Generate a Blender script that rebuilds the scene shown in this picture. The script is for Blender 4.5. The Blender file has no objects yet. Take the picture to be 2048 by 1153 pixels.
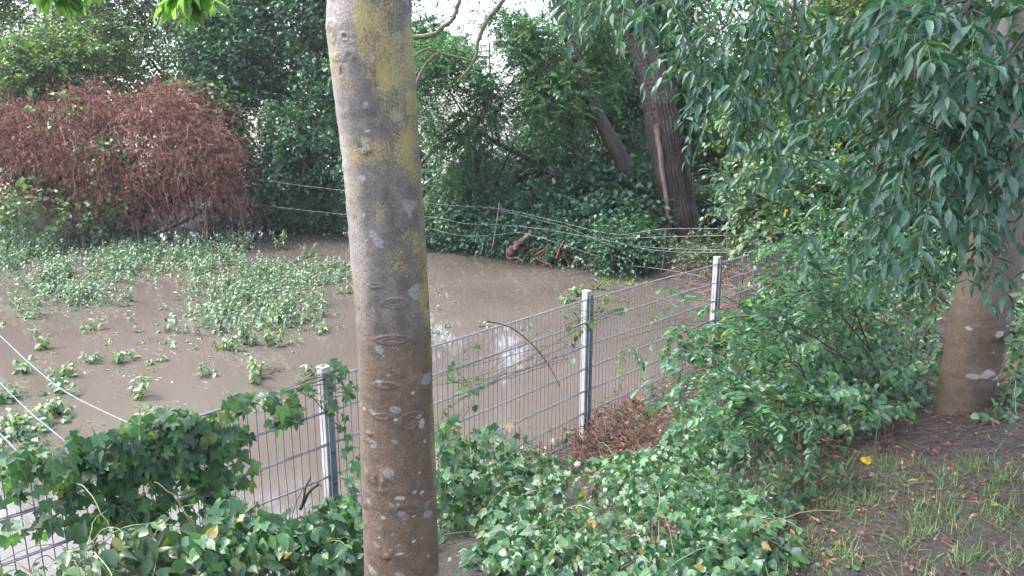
import bpy, math
import numpy as np
R = math.radians
rng = np.random.default_rng(7)

# ------------------------------------------------------------------ camera, sky, sun
scene = bpy.context.scene
COL = scene.collection
CAMZ, PITCH, F = 2.85, R(12.5), 1490.0
cam = bpy.data.cameras.new('camera'); cam_o = bpy.data.objects.new('camera', cam); COL.objects.link(cam_o)
cam_o.location = (0, 0, CAMZ); cam_o.rotation_euler = (R(90) - PITCH, 0, 0)
cam.sensor_width = 36; cam.lens = 36 * F / 2048; cam.clip_start = .05; cam.clip_end = 900
scene.camera = cam_o
world = bpy.data.worlds.new('World'); scene.world = world; world.use_nodes = True
wn = world.node_tree; bg = wn.nodes['Background']
sky = wn.nodes.new('ShaderNodeTexSky'); sky.sky_type = 'NISHITA'; sky.sun_disc = False
SUN_EL, SUN_AZ = R(58), R(-80)          # azimuth from +Y, negative = left
sky.sun_elevation = SUN_EL; sky.sun_rotation = SUN_AZ
sky.air_density = 1.0; sky.dust_density = 3.0; sky.ozone_density = 2.0
hs = wn.nodes.new('ShaderNodeHueSaturation'); hs.inputs['Saturation'].default_value = .62; wn.links.new(sky.outputs[0], hs.inputs['Color']); wn.links.new(hs.outputs[0], bg.inputs[0]); bg.inputs[1].default_value = 0.15
sl = bpy.data.lights.new('sun', 'SUN'); so = bpy.data.objects.new('sun', sl); COL.objects.link(so)
sl.energy = .9; sl.angle = R(14); sl.color = (1, .96, .9)
so.rotation_euler = (R(90) - SUN_EL, 0, -SUN_AZ + R(180))
scene.view_settings.view_transform = 'Standard'; scene.view_settings.look = 'None'
scene.view_settings.gamma = 1; scene.view_settings.exposure = 3.06
try:
    scene.cycles.max_bounces = 7; scene.cycles.diffuse_bounces = 3; scene.cycles.transmission_bounces = 4
    scene.cycles.transparent_max_bounces = 4; scene.cycles.caustics_reflective = False; scene.cycles.caustics_refractive = False
except Exception: pass

# ------------------------------------------------------------------ helpers
def ray(px, py):
    x = (px - 1024) / F; u = (576.5 - py) / F
    return np.array([x, math.cos(PITCH) + math.sin(PITCH) * u, -math.sin(PITCH) + math.cos(PITCH) * u])
CO = np.array([0, 0, CAMZ])
def at(px, py, Y):
    r = ray(px, py); return CO + r * (Y / r[1])
def onz(px, py, z):
    r = ray(px, py); return CO + r * ((z - CAMZ) / r[2])
def mpp(Y): return Y / F                     # metres per photo pixel at distance Y
def nrm(v): return v / np.maximum(np.linalg.norm(v, axis=-1, keepdims=True), 1e-9)
def sm(x): x = np.clip(x, 0, 1); return x * x * (3 - 2 * x)
_k = np.random.default_rng(3)
_K = nrm(_k.normal(size=(14, 3))) * _k.uniform(.6, 1.7, (14, 1)); _PH = _k.uniform(0, 6.28, 14)
def noise(P, f):                              # cheap smooth noise, about -1..1
    P = np.atleast_2d(P)
    return np.sin(P @ (_K.T * f) + _PH).sum(1) / 4.2

def tag(o, label=None, cat=None, group=None, kind=None):
    if label: o['label'] = label
    if cat: o['category'] = cat
    if group: o['group'] = group
    if kind: o['kind'] = kind
    return o
def empty(name, loc=(0, 0, 0)):
    o = bpy.data.objects.new(name, None); COL.objects.link(o); o.location = loc; o.empty_display_size = .1
    return o
def link(name, me, mat, parent=None):
    o = bpy.data.objects.new(name, me); COL.objects.link(o)
    if mat: me.materials.append(mat)
    if parent is not None:
        o.parent = parent; o.matrix_parent_inverse = parent.matrix_basis.inverted()
    return o
def mesh_np(name, V, faces_idx, fsize, attrs=None, uv=None, smooth=True):
    """V (n,3); faces_idx flat loop vertex indices; fsize polygon sizes"""
    me = bpy.data.meshes.new(name)
    V = np.ascontiguousarray(V, dtype=np.float32); L = np.ascontiguousarray(faces_idx, dtype=np.int32)
    fs = np.asarray(fsize, dtype=np.int32)
    me.vertices.add(len(V)); me.vertices.foreach_set('co', V.ravel())
    me.loops.add(len(L)); me.loops.foreach_set('vertex_index', L)
    me.polygons.add(len(fs))
    st = np.concatenate([[0], np.cumsum(fs)[:-1]]).astype(np.int32)
    me.polygons.foreach_set('loop_start', st)
    try: me.polygons.foreach_set('loop_total', fs)
    except Exception: pass
    me.polygons.foreach_set('use_smooth', np.full(len(fs), smooth))
    if attrs:
        for k, a in attrs.items():
            if a.ndim == 1:
                t = me.attributes.new(k, 'FLOAT', 'POINT'); t.data.foreach_set('value', a.astype(np.float32))
            else:
                t = me.attributes.new(k, 'FLOAT_COLOR', 'POINT')
                c = np.ones((len(a), 4), np.float32); c[:, :3] = a; t.data.foreach_set('color', c.ravel())
    if uv is not None:
        l = me.uv_layers.new(name='UVMap'); l.data.foreach_set('uv', uv[L].astype(np.float32).ravel())
    me.update(calc_edges=True); me.validate()
    return me

# ---- leaf templates: axis +Y, length 1, width +-.5 in X, folded a little
def T(verts, faces):
    v = np.array(verts, float); return v, faces
KITE = T([(0, 0, 0), (.5, .45, .07), (0, 1, -.08), (-.5, .45, .07)], [(0, 1, 2), (0, 2, 3)])
LANCE = T([(0, 0, 0), (0, .33, -.03), (0, .68, -.04), (0, 1, -.14),
           (.42, .27, .07), (.44, .55, .06), (-.42, .27, .07), (-.44, .55, .06), (.17, .82, -.03), (-.17, .82, -.03)],
          [(0, 4, 1), (4, 5, 2, 1), (5, 8, 2), (8, 3, 2), (0, 1, 6), (1, 2, 7, 6), (7, 2, 9), (9, 2, 3)])
OVATE = T([(0, 0, 0), (0, .4, -.03), (0, 1, -.16), (.32, .06, .05), (.5, .34, .08), (.33, .68, .03),
           (-.32, .06, .05), (-.5, .34, .08), (-.33, .68, .03)],
          [(0, 3, 4, 1), (1, 4, 5), (1, 5, 2), (0, 1, 7, 6), (1, 8, 7), (1, 2, 8)])
def lobed(prof, fold=.08, droop=-.16):
    # prof: angle(deg from +Y), radius -> serrated outline fan from the leaf base/centre
    vs = [(0, .28, 0)]
    for a, r in prof: 
        x = math.sin(R(a)) * r; y = .28 + math.cos(R(a)) * r
        vs.append((x, y, abs(x) * fold * 2 + (r * r) * droop))
    n = len(prof); return T(vs, [(0, i + 1, (i + 1) % n + 1)[::-1] for i in range(n)])
HOP = lobed([(0, .74), (10, .56), (17, .50), (24, .36), (30, .30), (38, .42), (46, .50), (55, .64), (62, .50), (75, .45), (88, .40),
             (100, .36), (118, .46), (130, .40), (150, .34), (172, .16),
             (188, .16), (210, .34), (230, .40), (242, .46), (260, .36), (272, .40), (285, .45), (298, .50), (305, .64), (314, .50), (322, .42),
             (330, .30), (336, .36), (343, .50), (350, .56)])
SERR = lobed([(0, .72), (9, .55), (16, .56), (24, .45), (32, .49), (42, .41), (52, .46), (64, .41), (76, .45), (90, .42), (104, .44),
              (120, .38), (138, .38), (160, .28), (180, .26), (200, .28), (222, .38), (240, .38), (256, .44), (270, .42), (284, .45), (296, .41),
              (308, .46), (318, .41), (328, .49), (336, .45), (344, .56), (351, .55)])
ROUND = T([(0, 0, 0), (.3, .05, .04), (.5, .4, .06), (.36, .8, 0), (0, 1, -.08), (-.36, .8, 0), (-.5, .4, .06), (-.3, .05, .04)],
          [(0, 1, 2, 3, 4), (0, 4, 5, 6, 7)])
DRY = T([(0, 0, 0), (.3, .3, .22), (.1, .62, .1), (.16, 1, -.25), (-.3, .36, .24), (-.12, .7, .05)], [(0, 1, 2), (1, 3, 2), (0, 2, 4), (2, 3, 5), (4, 2, 5)])
BLADE = T([(-.5, 0, 0), (.5, 0, 0), (.4, .4, .02), (-.4, .4, .02), (.22, .75, -.06), (-.22, .75, -.06), (0, 1, -.2)],
          [(0, 1, 2, 3), (3, 2, 4, 5), (5, 4, 6)])

def leaf_mesh(name, tpl, P, D, N, L, W, mat, parent=None, seed=0, curl=.25):
    r = np.random.default_rng(seed + 11)
    tv, tf = tpl; n = len(P)
    if n == 0: return None
    D = nrm(D); X = nrm(np.cross(D, N)); Z = np.cross(X, D)
    L = np.broadcast_to(L, (n,)); W = np.broadcast_to(W, (n,))
    tvb = np.repeat(tv[None], n, 0)
    c = r.normal(0, curl, n)[:, None]
    tvb[:, :, 2] += c * (tvb[:, :, 1] ** 2) * .6 + r.normal(0, curl * .8, n)[:, None] * tvb[:, :, 0] * tvb[:, :, 1] * np.minimum(W / L * 1.6, 1)[:, None]
    V = P[:, None] + tvb[:, :, 0:1] * (X * W[:, None])[:, None] + tvb[:, :, 1:2] * (D * L[:, None])[:, None] + tvb[:, :, 2:3] * (Z * L[:, None])[:, None]
    k = len(tv)
    fl = np.concatenate([np.array(f) for f in tf]); fs = np.array([len(f) for f in tf])
    I = (fl[None] + (np.arange(n) * k)[:, None]).ravel()
    rnd = np.repeat(r.random(n), k)
    uv = np.tile(np.stack([tv[:, 0], tv[:, 1]], 1), (n, 1))
    me = mesh_np(name, V.reshape(-1, 3), I, np.tile(fs, n), {'rnd': rnd}, uv)
    return link(name, me, mat, parent)

def tubes_arrays(Pts, Rad, sides=4):
    """Pts (N,K,3), Rad (N,K) -> V, idx, fs"""
    N, K, _ = Pts.shape
    Tn = nrm(np.gradient(Pts, axis=1)); up = np.where(np.abs(Tn[:, :1, 2:3]) > .9, np.array([1., 0, 0]), np.array([0, 0, 1.]))
    A = nrm(np.cross(Tn, np.broadcast_to(up, Tn.shape))); B = np.cross(Tn, A)
    th = np.arange(sides) * 2 * math.pi / sides
    ring = A[:, :, None] * np.cos(th)[None, None, :, None] + B[:, :, None] * np.sin(th)[None, None, :, None]
    V = Pts[:, :, None] + ring * Rad[:, :, None, None]
    base = (np.arange(N) * K * sides)[:, None, None] + (np.arange(K - 1) * sides)[None, :, None]
    j = np.arange(sides); j2 = (j + 1) % sides
    q = np.stack([base + j, base + j2, base + sides + j2, base + sides + j], -1)
    cap = (np.arange(N) * K * sides + (K - 1) * sides)[:, None] + j[None]
    return V.reshape(-1, 3), q.reshape(-1), np.full(N * (K - 1) * sides, 4), cap
def tubes(name, Pts, Rad, mat, parent=None, sides=4, attrs=None):
    V, q, fs, cap = tubes_arrays(np.asarray(Pts, float), np.asarray(Rad, float), sides)
    if sides > 3:
        q = np.concatenate([q, cap.ravel()]); fs = np.concatenate([fs, np.full(len(cap), sides)])
    n = len(Pts); rr = np.repeat(np.random.default_rng(n).random(n), V.shape[0] // n)
    return link(name, mesh_np(name, V, q, fs, {'rnd': rr}), mat, parent)
def curve(pts, n):
    """Catmull-Rom resample"""
    p = np.array(pts, float); p = np.vstack([2 * p[0] - p[1], p, 2 * p[-1] - p[-2]])
    m = len(p) - 3; t = np.linspace(0, m - 1e-6, n); i = t.astype(int); u = (t - i)[:, None]
    a, b, c, d = p[i], p[i + 1], p[i + 2], p[i + 3]
    return .5 * ((2 * b) + (-a + c) * u + (2 * a - 5 * b + 4 * c - d) * u ** 2 + (-a + 3 * b - 3 * c + d) * u ** 3)
def limb(name, pts, r0, r1, mat, parent=None, n=24, sides=8, wob=.1, seed=0):
    P = curve(pts, n); r = np.random.default_rng(seed)
    P = P + r.normal(0, 1, P.shape) * r0 * wob
    rad = np.linspace(r0, r1, n) * (1 + r.normal(0, .06, n))
    return tubes(name, P[None], rad[None], mat, parent, sides)

# ---- twigs and leaves along them
def twig_leaves(P, D, TL, nl, leafL, leafW, droop=.3, ldroop=.3, jit=.35, seed=0, alt=True):
    """P,D (N,3) twig base and direction, TL lengths. returns leaf pos/dir/normal/len/wid and twig polylines"""
    r = np.random.default_rng(seed + 5); n = len(P); D = nrm(D)
    TL = np.broadcast_to(TL, (n,)); g = np.array([0, 0, -1.])
    t = (np.arange(nl) + .6) / nl
    pos = P[:, None] + D[:, None] * (t[None, :, None] * TL[:, None, None]) + g * (droop * TL[:, None, None] * t[None, :, None] ** 2)
    tan = nrm(D[:, None] + g * (2 * droop * t[None, :, None]))
    side = nrm(np.cross(tan, np.broadcast_to(g, tan.shape)) + r.normal(0, .25, tan.shape))
    s = np.where(np.arange(nl) % 2 == 0, 1., -1.)[None, :, None]
    s[:, -1] = 0.0
    ld = nrm(tan * .65 + side * s * .85 + g * ldroop + r.normal(0, jit, tan.shape))
    ln = nrm(-g + .5 * side * s + r.normal(0, .45, tan.shape))
    LL = leafL * r.uniform(.65, 1.2, (n, nl)); WW = leafW * r.uniform(.75, 1.15, (n, nl)) * LL / leafL
    tt = np.linspace(0, 1, 4)
    poly = P[:, None] + D[:, None] * (tt[None, :, None] * TL[:, None, None]) + g * (droop * TL[:, None, None] * tt[None, :, None] ** 2)
    f = lambda a: a.reshape(-1, 3)
    return f(pos), f(ld), f(ln), LL.ravel(), WW.ravel(), poly
def compound(P, D, TL, pairs, leafL, leafW, droop=.5, ldroop=.8, seed=0, jit=.15):
    """pinnate leaves: opposite leaflets on a rachis plus an end leaflet"""
    r = np.random.default_rng(seed + 9); n = len(P); D = nrm(D); g = np.array([0, 0, -1.])
    TL = np.broadcast_to(TL, (n,))
    t = np.concatenate([np.repeat(np.linspace(.3, .93, pairs), 2), [1.0]]); k = len(t)
    s = np.concatenate([np.tile([1., -1.], pairs), [0.]])[None, :, None]
    pos = P[:, None] + D[:, None] * (t[None, :, None] * TL[:, None, None]) + g * (droop * TL[:, None, None] * t[None, :, None] ** 2)
    tan = nrm(D[:, None] + g * (2 * droop * t[None, :, None]))
    side = nrm(np.cross(D, np.broadcast_to(g, D.shape)) + r.normal(0, .3, D.shape))[:, None]
    ld = nrm(tan * .45 + side * s * .8 + g * ldroop + r.normal(0, jit, tan.shape))
    ln = nrm(-g * .7 + side * s * .6 + r.normal(0, .2, tan.shape) + .001)
    LL = leafL * r.uniform(.6, 1.18, (n, k)) * r.uniform(.75, 1.15, (n, 1)); WW = leafW * LL / leafL * r.uniform(.8, 1.15, (n, k))
    tt = np.linspace(0, 1, 5)
    poly = P[:, None] + D[:, None] * (tt[None, :, None] * TL[:, None, None]) + g * (droop * TL[:, None, None] * tt[None, :, None] ** 2)
    f = lambda a: a.reshape(-1, 3)
    return f(pos), f(ld), f(ln), LL.ravel(), WW.ravel(), poly

def blob_pts(blobs, n, r, inner=.35, gap=1.1, thr=-.25, clump=0):
    """points through ellipsoid blobs (cx,cy,cz,rx,ry,rz), more towards the shell, with gaps cut by noise"""
    B = np.array(blobs, float); w = B[:, 3] * B[:, 5] + .3 * B[:, 3] * B[:, 4]; w /= w.sum()
    i = r.choice(len(B), n * 2, p=w); d = nrm(r.normal(size=(n * 2, 3)))
    rad = r.uniform(inner ** 2, 1, n * 2) ** .5
    rad = rad * (1 + .22 * noise(d * 2.2 + i[:, None], 1.6))
    P = B[i, :3] + d * rad[:, None] * B[i, 3:6]
    keep = noise(P, gap * 2.2) > thr
    P, d = P[keep][:n], d[keep][:n]
    if clump:
        m = max(4, len(P) // 13); c = r.integers(0, m, len(P)); o = nrm(r.normal(size=P.shape)); sz = clump * r.uniform(.6, 1.4, m)[c]
        P = P[c] + o * (sz * r.uniform(.3, 1, len(P)))[:, None] * np.array([1, 1, .75]); d = nrm(d[c] * .5 + o)
    return P, d

# ------------------------------------------------------------------ materials
def newmat(name):
    m = bpy.data.materials.new(name); m.use_nodes = True; return m, m.node_tree, m.node_tree.nodes['Principled BSDF']
def srgb(c):
    return tuple(((v / 255) / 12.92 if v / 255 <= .04045 else ((v / 255 + .055) / 1.055) ** 2.4) for v in c) + (1,)
def ramp(nt, fac, stops, interp='LINEAR'):
    n = nt.nodes.new('ShaderNodeValToRGB'); n.color_ramp.interpolation = interp
    e = n.color_ramp.elements
    while len(e) < len(stops): e.new(.5)
    for el, (p, c) in zip(e, stops): el.position = p; el.color = tuple(c) + ((1,) if len(c) == 3 else ())
    nt.links.new(fac, n.inputs[0]); return n
def noise_n(nt, scale, detail=3, rough=.55, vec=None, dist=0):
    n = nt.nodes.new('ShaderNodeTexNoise'); n.inputs['Scale'].default_value = scale
    n.inputs['Detail'].default_value = detail; n.inputs['Roughness'].default_value = rough; n.inputs['Distortion'].default_value = dist
    if vec is not None: nt.links.new(vec, n.inputs['Vector'])
    return n
def math_n(nt, op, a, b=None, clamp=False):
    n = nt.nodes.new('ShaderNodeMath'); n.operation = op; n.use_clamp = clamp
    for i, v in enumerate((a, b)):
        if v is None: continue
        if isinstance(v, (int, float)): n.inputs[i].default_value = v
        else: nt.links.new(v, n.inputs[i])
    return n.outputs[0]
def mixc(nt, fac, a, b):
    n = nt.nodes.new('ShaderNodeMix'); n.data_type = 'RGBA'
    for i, v in ((0, fac), (6, a), (7, b)):
        if isinstance(v, (int, float)): n.inputs[i].default_value = v
        elif isinstance(v, tuple): n.inputs[i].default_value = v if len(v) == 4 else v + (1,)
        else: nt.links.new(v, n.inputs[i])
    return n.outputs[2]
def leaf_mat(name, stops, rough=.38, trans=.3, spec=.5, veins=0, tcol=1.6):
    stops = [(q, tuple(max(v + (v - sum(c) / 3) * .12, .003) * .62 for v in c)) for q, c in stops]
    m, nt, p = newmat(name)
    at_ = nt.nodes.new('ShaderNodeAttribute'); at_.attribute_name = 'rnd'
    rp = ramp(nt, at_.outputs['Fac'], stops); col = rp.outputs[0]
    if veins:
        uv = nt.nodes.new('ShaderNodeUVMap'); sx = nt.nodes.new('ShaderNodeSeparateXYZ'); nt.links.new(uv.outputs[0], sx.inputs[0])
        ax = math_n(nt, 'ABSOLUTE', sx.outputs[0])
        mid = math_n(nt, 'SUBTRACT', 1, math_n(nt, 'MULTIPLY', ax, 28), True)
        v = math_n(nt, 'SINE', math_n(nt, 'MULTIPLY', math_n(nt, 'SUBTRACT', sx.outputs[1], math_n(nt, 'MULTIPLY', ax, .8)), veins))
        vv = math_n(nt, 'MULTIPLY', math_n(nt, 'GREATER_THAN', v, .9), .12)
        f = math_n(nt, 'MULTIPLY', math_n(nt, 'MAXIMUM', mid, vv), .35, True)
        col = mixc(nt, f, col, (stops[-1][1][0] * 1.6, stops[-1][1][1] * 1.5, stops[-1][1][2] * 1.3))
        bp = nt.nodes.new('ShaderNodeBump'); bp.inputs['Strength'].default_value = .15; bp.inputs['Distance'].default_value = .003
        nt.links.new(v, bp.inputs['Height']); nt.links.new(bp.outputs[0], p.inputs['Normal'])
    tc = nt.nodes.new('ShaderNodeTexCoord')
    nz = noise_n(nt, 60 if veins else 9, 2, vec=tc.outputs['Object'])
    fr = ramp(nt, nz.outputs[0], [(.3, (.78,) * 3), (.7, (1.25,) * 3)]).outputs[0]
    vm = nt.nodes.new('ShaderNodeVectorMath'); vm.operation = 'MULTIPLY'; nt.links.new(col, vm.inputs[0]); nt.links.new(fr, vm.inputs[1]); col = vm.outputs[0]
    nt.links.new(col, p.inputs['Base Color']); p.inputs['Roughness'].default_value = rough
    p.inputs['Specular IOR Level'].default_value = spec
    tr = nt.nodes.new('ShaderNodeBsdfTranslucent'); br = nt.nodes.new('ShaderNodeVectorMath'); br.operation = 'MULTIPLY'
    nt.links.new(col, br.inputs[0]); br.inputs[1].default_value = (tcol * .95, tcol * 1.05, tcol * .45)
    nt.links.new(br.outputs[0], tr.inputs[0])
    mx = nt.nodes.new('ShaderNodeMixShader'); mx.inputs[0].default_value = trans
    out = nt.nodes['Material Output']
    nt.links.new(p.outputs[0], mx.inputs[1]); nt.links.new(tr.outputs[0], mx.inputs[2]); nt.links.new(mx.outputs[0], out.inputs[0])
    return m
def plain(name, c1, c2, scale=8, rough=.8, bump=.4, metal=0, vscale=(1, 1, 1), dist=.01, attr=False):
    if 'galv' not in name: c1 = tuple(v * .62 for v in c1); c2 = tuple(v * .62 for v in c2)
    else: c1 = tuple(v * .8 for v in c1); c2 = tuple(v * .8 for v in c2)
    m, nt, p = newmat(name); tc = nt.nodes.new('ShaderNodeTexCoord')
    mp = nt.nodes.new('ShaderNodeMapping'); mp.inputs['Scale'].default_value = vscale; nt.links.new(tc.outputs['Object'], mp.inputs[0])
    nz = noise_n(nt, scale, 5, .6, mp.outputs[0])
    rp = ramp(nt, nz.outputs[0], [(.3, c1), (.7, c2)]); col = rp.outputs[0]
    if attr:
        a = nt.nodes.new('ShaderNodeAttribute'); a.attribute_name = 'rnd'
        col = mixc(nt, math_n(nt, 'MULTIPLY', a.outputs['Fac'], .8), c1, c2)
    nt.links.new(col, p.inputs['Base Color']); p.inputs['Roughness'].default_value = rough; p.inputs['Metallic'].default_value = metal
    if bump:
        bp = nt.nodes.new('ShaderNodeBump'); bp.inputs['Strength'].default_value = bump; bp.inputs['Distance'].default_value = dist
        nt.links.new(nz.outputs[0], bp.inputs['Height']); nt.links.new(bp.outputs[0], p.inputs['Normal'])
    return m
M = {}
M['teal'] = leaf_mat('leaf_teal', [(0, (.02, .05, .035)), (.5, (.04, .095, .06)), (1, (.07, .14, .08))], .34, .22)
M['dark'] = leaf_mat('leaf_dark', [(0, (.034, .088, .052)), (.5, (.062, .155, .088)), (1, (.12, .23, .13))], .40, .28)
M['mid'] = leaf_mat('leaf_mid', [(0, (.035, .08, .04)), (.6, (.075, .15, .07)), (.93, (.13, .20, .08)), (1, (.20, .20, .06))], .42, .3)
M['light'] = leaf_mat('leaf_light', [(0, (.05, .10, .03)), (.6, (.10, .17, .05)), (.93, (.16, .22, .06)), (1, (.30, .22, .05))], .42, .4)
M['lance'] = leaf_mat('leaf_lance', [(0, (.030, .088, .066)), (.6, (.060, .155, .112)), (.99, (.09, .20, .12)), (1, (.18, .14, .03))], .46, .26, veins=42, spec=.55)
M['backlit'] = leaf_mat('leaf_backlit', [(0, (.13, .25, .08)), (1, (.22, .38, .14))], .35, .6, veins=42)  # lighter green for sprigs of the same tree: backlight put into the colour
M['hop'] = leaf_mat('leaf_hop', [(0, (.024, .07, .036)), (.55, (.055, .14, .065)), (.95, (.11, .21, .08)), (1, (.17, .2, .05))], .5, .42, veins=40)
M['cover'] = leaf_mat('leaf_cover', [(0, (.026, .080, .040)), (.6, (.062, .165, .078)), (.94, (.12, .25, .10)), (.985, (.2, .24, .07)), (1, (.26, .12, .04))], .38, .28, veins=40)
M['pale'] = leaf_mat('leaf_pale', [(0, (.06, .11, .055)), (.6, (.12, .20, .10)), (.95, (.20, .27, .13)), (1, (.3, .28, .1))], .42, .35)
M['yellow_green'] = leaf_mat('leaf_yellowish', [(0, (.06, .13, .045)), (.6, (.11, .21, .075)), (.93, (.19, .28, .10)), (1, (.34, .28, .08))], .42, .45)  # lighter, yellower green than the mid leaves
M['locust'] = leaf_mat('leaf_locust', [(0, (.045, .11, .065)), (.6, (.095, .21, .125)), (.95, (.15, .28, .13)), (1, (.3, .25, .05))], .4, .42)
M['flood'] = leaf_mat('leaf_flood', [(0, (.05, .11, .055)), (.5, (.11, .19, .105)), (1, (.21, .29, .18))], .4, .25)
M['flood2'] = leaf_mat('leaf_wilted', [(0, (.08, .14, .06)), (.5, (.15, .24, .12)), (1, (.28, .36, .22))], .4, .35)
M['duck'] = leaf_mat('leaf_bright', [(0, (.07, .15, .02)), (1, (.17, .30, .05))], .45, .35)
M['dead'] = leaf_mat('leaf_dead', [(0, (.13, .055, .043)), (.6, (.30, .135, .105)), (1, (.48, .26, .21))], .7, .15, .2, tcol=1.2)
M['yellow'] = leaf_mat('leaf_yellow', [(0, (.55, .36, .03)), (1, (.75, .52, .05))], .45, .3, veins=40, tcol=1.0)
M['orange'] = leaf_mat('leaf_orange', [(0, (.35, .10, .03)), (1, (.5, .22, .05))], .5, .25, veins=40, tcol=1.0)
M['grass'] = leaf_mat('grass_blade', [(0, (.09, .17, .05)), (.7, (.17, .29, .10)), (1, (.20, .24, .10))], .45, .3)
M['straw'] = plain('straw', (.06, .035, .022), (.24, .16, .10), 8, .8, 0, attr=True)
M['straw2'] = plain('reddish_stalk', (.06, .03, .022), (.24, .14, .095), 8, .8, 0, attr=True)
M['deadtwig'] = plain('dead_twig', (.15, .06, .045), (.50, .24, .185), 8, .75, 0, attr=True)
M['twig'] = plain('twig', (.016, .012, .010), (.045, .035, .027), 12, .8, .3)
M['vine'] = plain('vine_stem', (.06, .08, .03), (.13, .15, .06), 12, .6, 0)
M['runner'] = plain('green_runner', (.12, .20, .08), (.30, .38, .16), 12, .6, 0)
M['moss'] = plain('mossy_bark', (.05, .055, .03), (.16, .17, .08), 14, .9, .6)
M['galv'] = plain('galvanised_steel', (.28, .28, .28), (.48, .49, .50), 9, .5, .05, .08, dist=.002)
M['clamp'] = plain('clamp_steel', (.17, .20, .24), (.26, .30, .34), 22, .45, .05, .35, dist=.002)
M['wire'] = plain('fence_wire', (.17, .17, .19), (.27, .27, .29), 25, .5, 0, .3)
M['bolt'] = plain('bolt_steel', (.10, .11, .13), (.25, .26, .28), 60, .4, 0, .6)
M['cord'] = plain('white_cord', (.35, .39, .39), (.5, .54, .54), 60, .7, 0)
M['rope'] = plain('blue_rope', (.14, .24, .27), (.24, .33, .36), 160, .8, .3)
M['post_wood'] = plain('weathered_stake', (.10, .09, .08), (.3, .28, .26), 10, .9, .4, vscale=(6, 6, .7))
M['stone'] = plain('pale_stone', (.25, .23, .22), (.5, .47, .45), 9, .85, .5)
M['redwood'] = plain('broken_wood', (.10, .045, .036), (.26, .14, .11), 9, .8, .8, vscale=(1, 1, 1), dist=.02)

# ------------------------------------------------------------------ ground and water
ZT = 1.42
PF = [onz(655, 757, ZT), onz(1180, 598, ZT), onz(1440, 527, ZT)]
u_f = nrm(PF[2] - PF[0]); n_f = np.array([u_f[1], -u_f[0], 0])           # n_f points to the camera side
F0 = PF[1]
def shore(x): return np.where(x < 1.8, np.minimum(15.9 - (x - 1.8) * .857, 21.3 + .15 * np.sin(x)), 15.9 - (x - 1.8) * 1.2)
def ground_z(x, y, fine=True):
    x = np.asarray(x, float); y = np.asarray(y, float)
    d = (x - F0[0]) * n_f[0] + (y - F0[1]) * n_f[1]
    near = np.where(d > 0, .2 + .31 * np.minimum(d, 3.4) + .03 * np.maximum(d - 3.4, 0), .2 + .5 * d)
    near = np.maximum(near, -.6)
    wv = .12 * np.sin(x * 1.3 + y * .7) + .08 * np.sin(y * 2.1 - x)
    right = np.clip((x - 2.75 + wv) * .35, -.6, .28) * (y > 4)
    bank = np.clip((y - shore(x) + wv) * .4, -.6, .34)
    far = np.clip((34 - y) * .3, -.6, .5)
    side = np.clip((x - 9) * .12, 0, 1.1)
    z = np.maximum(np.maximum(near, right), np.minimum(bank, far)) + side * (y > 0) * sm((y - 2) / 6)
    z = np.where((y > 33) & (x < 8), -.5, z)
    if not fine: return z
    P = np.stack([x.ravel(), y.ravel(), 0 * x.ravel()], 1)
    return z + (.025 * noise(P, 2.2) + .012 * noise(P, 7)).reshape(z.shape)
def axis(lo, hi, a, b, fine, coarse):
    return np.unique(np.concatenate([np.arange(lo, a, coarse), np.arange(a, b, fine), np.arange(b, hi + 1, coarse)]))
def grid_sheet(name, xs, ys, zf, mat, **kw):
    X, Y = np.meshgrid(xs, ys); Z = zf(X, Y); V = np.stack([X, Y, Z], -1).reshape(-1, 3)
    nx, ny = len(xs), len(ys); i = (np.arange(ny - 1)[:, None] * nx + np.arange(nx - 1)[None]).ravel()
    q = np.stack([i, i + 1, i + nx + 1, i + nx], 1).ravel()
    o = link(name, mesh_np(name, V, q, np.full(len(i), 4)), mat); tag(o, **kw); return o
gm, nt, p = newmat('wet_soil'); tc = nt.nodes.new('ShaderNodeTexCoord')
n1 = noise_n(nt, 1.6, 6, .6, tc.outputs['Object']); n2 = noise_n(nt, 38, 5, .65, tc.outputs['Object']); n3 = noise_n(nt, 7, 4, .6, tc.outputs['Object'])
c = ramp(nt, n2.outputs[0], [(.30, (.005, .0033, .0025)), (.5, (.016, .0105, .0078)), (.72, (.046, .033, .026))]).outputs[0]
c = mixc(nt, ramp(nt, n1.outputs[0], [(.52, (0, 0, 0)), (.62, (1, 1, 1))]).outputs[0], c, (.03, .032, .016))
c = mixc(nt, ramp(nt, n3.outputs[0], [(.60, (0, 0, 0)), (.70, (.5, .5, .5))]).outputs[0], c, (.07, .045, .032))
nt.links.new(c, p.inputs['Base Color'])
nt.links.new(ramp(nt, n3.outputs[0], [(.35, (.35,) * 3), (.6, (.85,) * 3)]).outputs[0], p.inputs['Roughness'])
bp = nt.nodes.new('ShaderNodeBump'); bp.inputs['Strength'].default_value = .9; bp.inputs['Distance'].default_value = .03
nt.links.new(n2.outputs[0], bp.inputs['Height']); nt.links.new(bp.outputs[0], p.inputs['Normal'])
grid_sheet('ground', axis(-200, 200, -9, 12, .08, 5), axis(-60, 260, -1, 24, .08, 5), ground_z, gm, kind='structure',
           label='dark wet soil of the bank')

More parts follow.
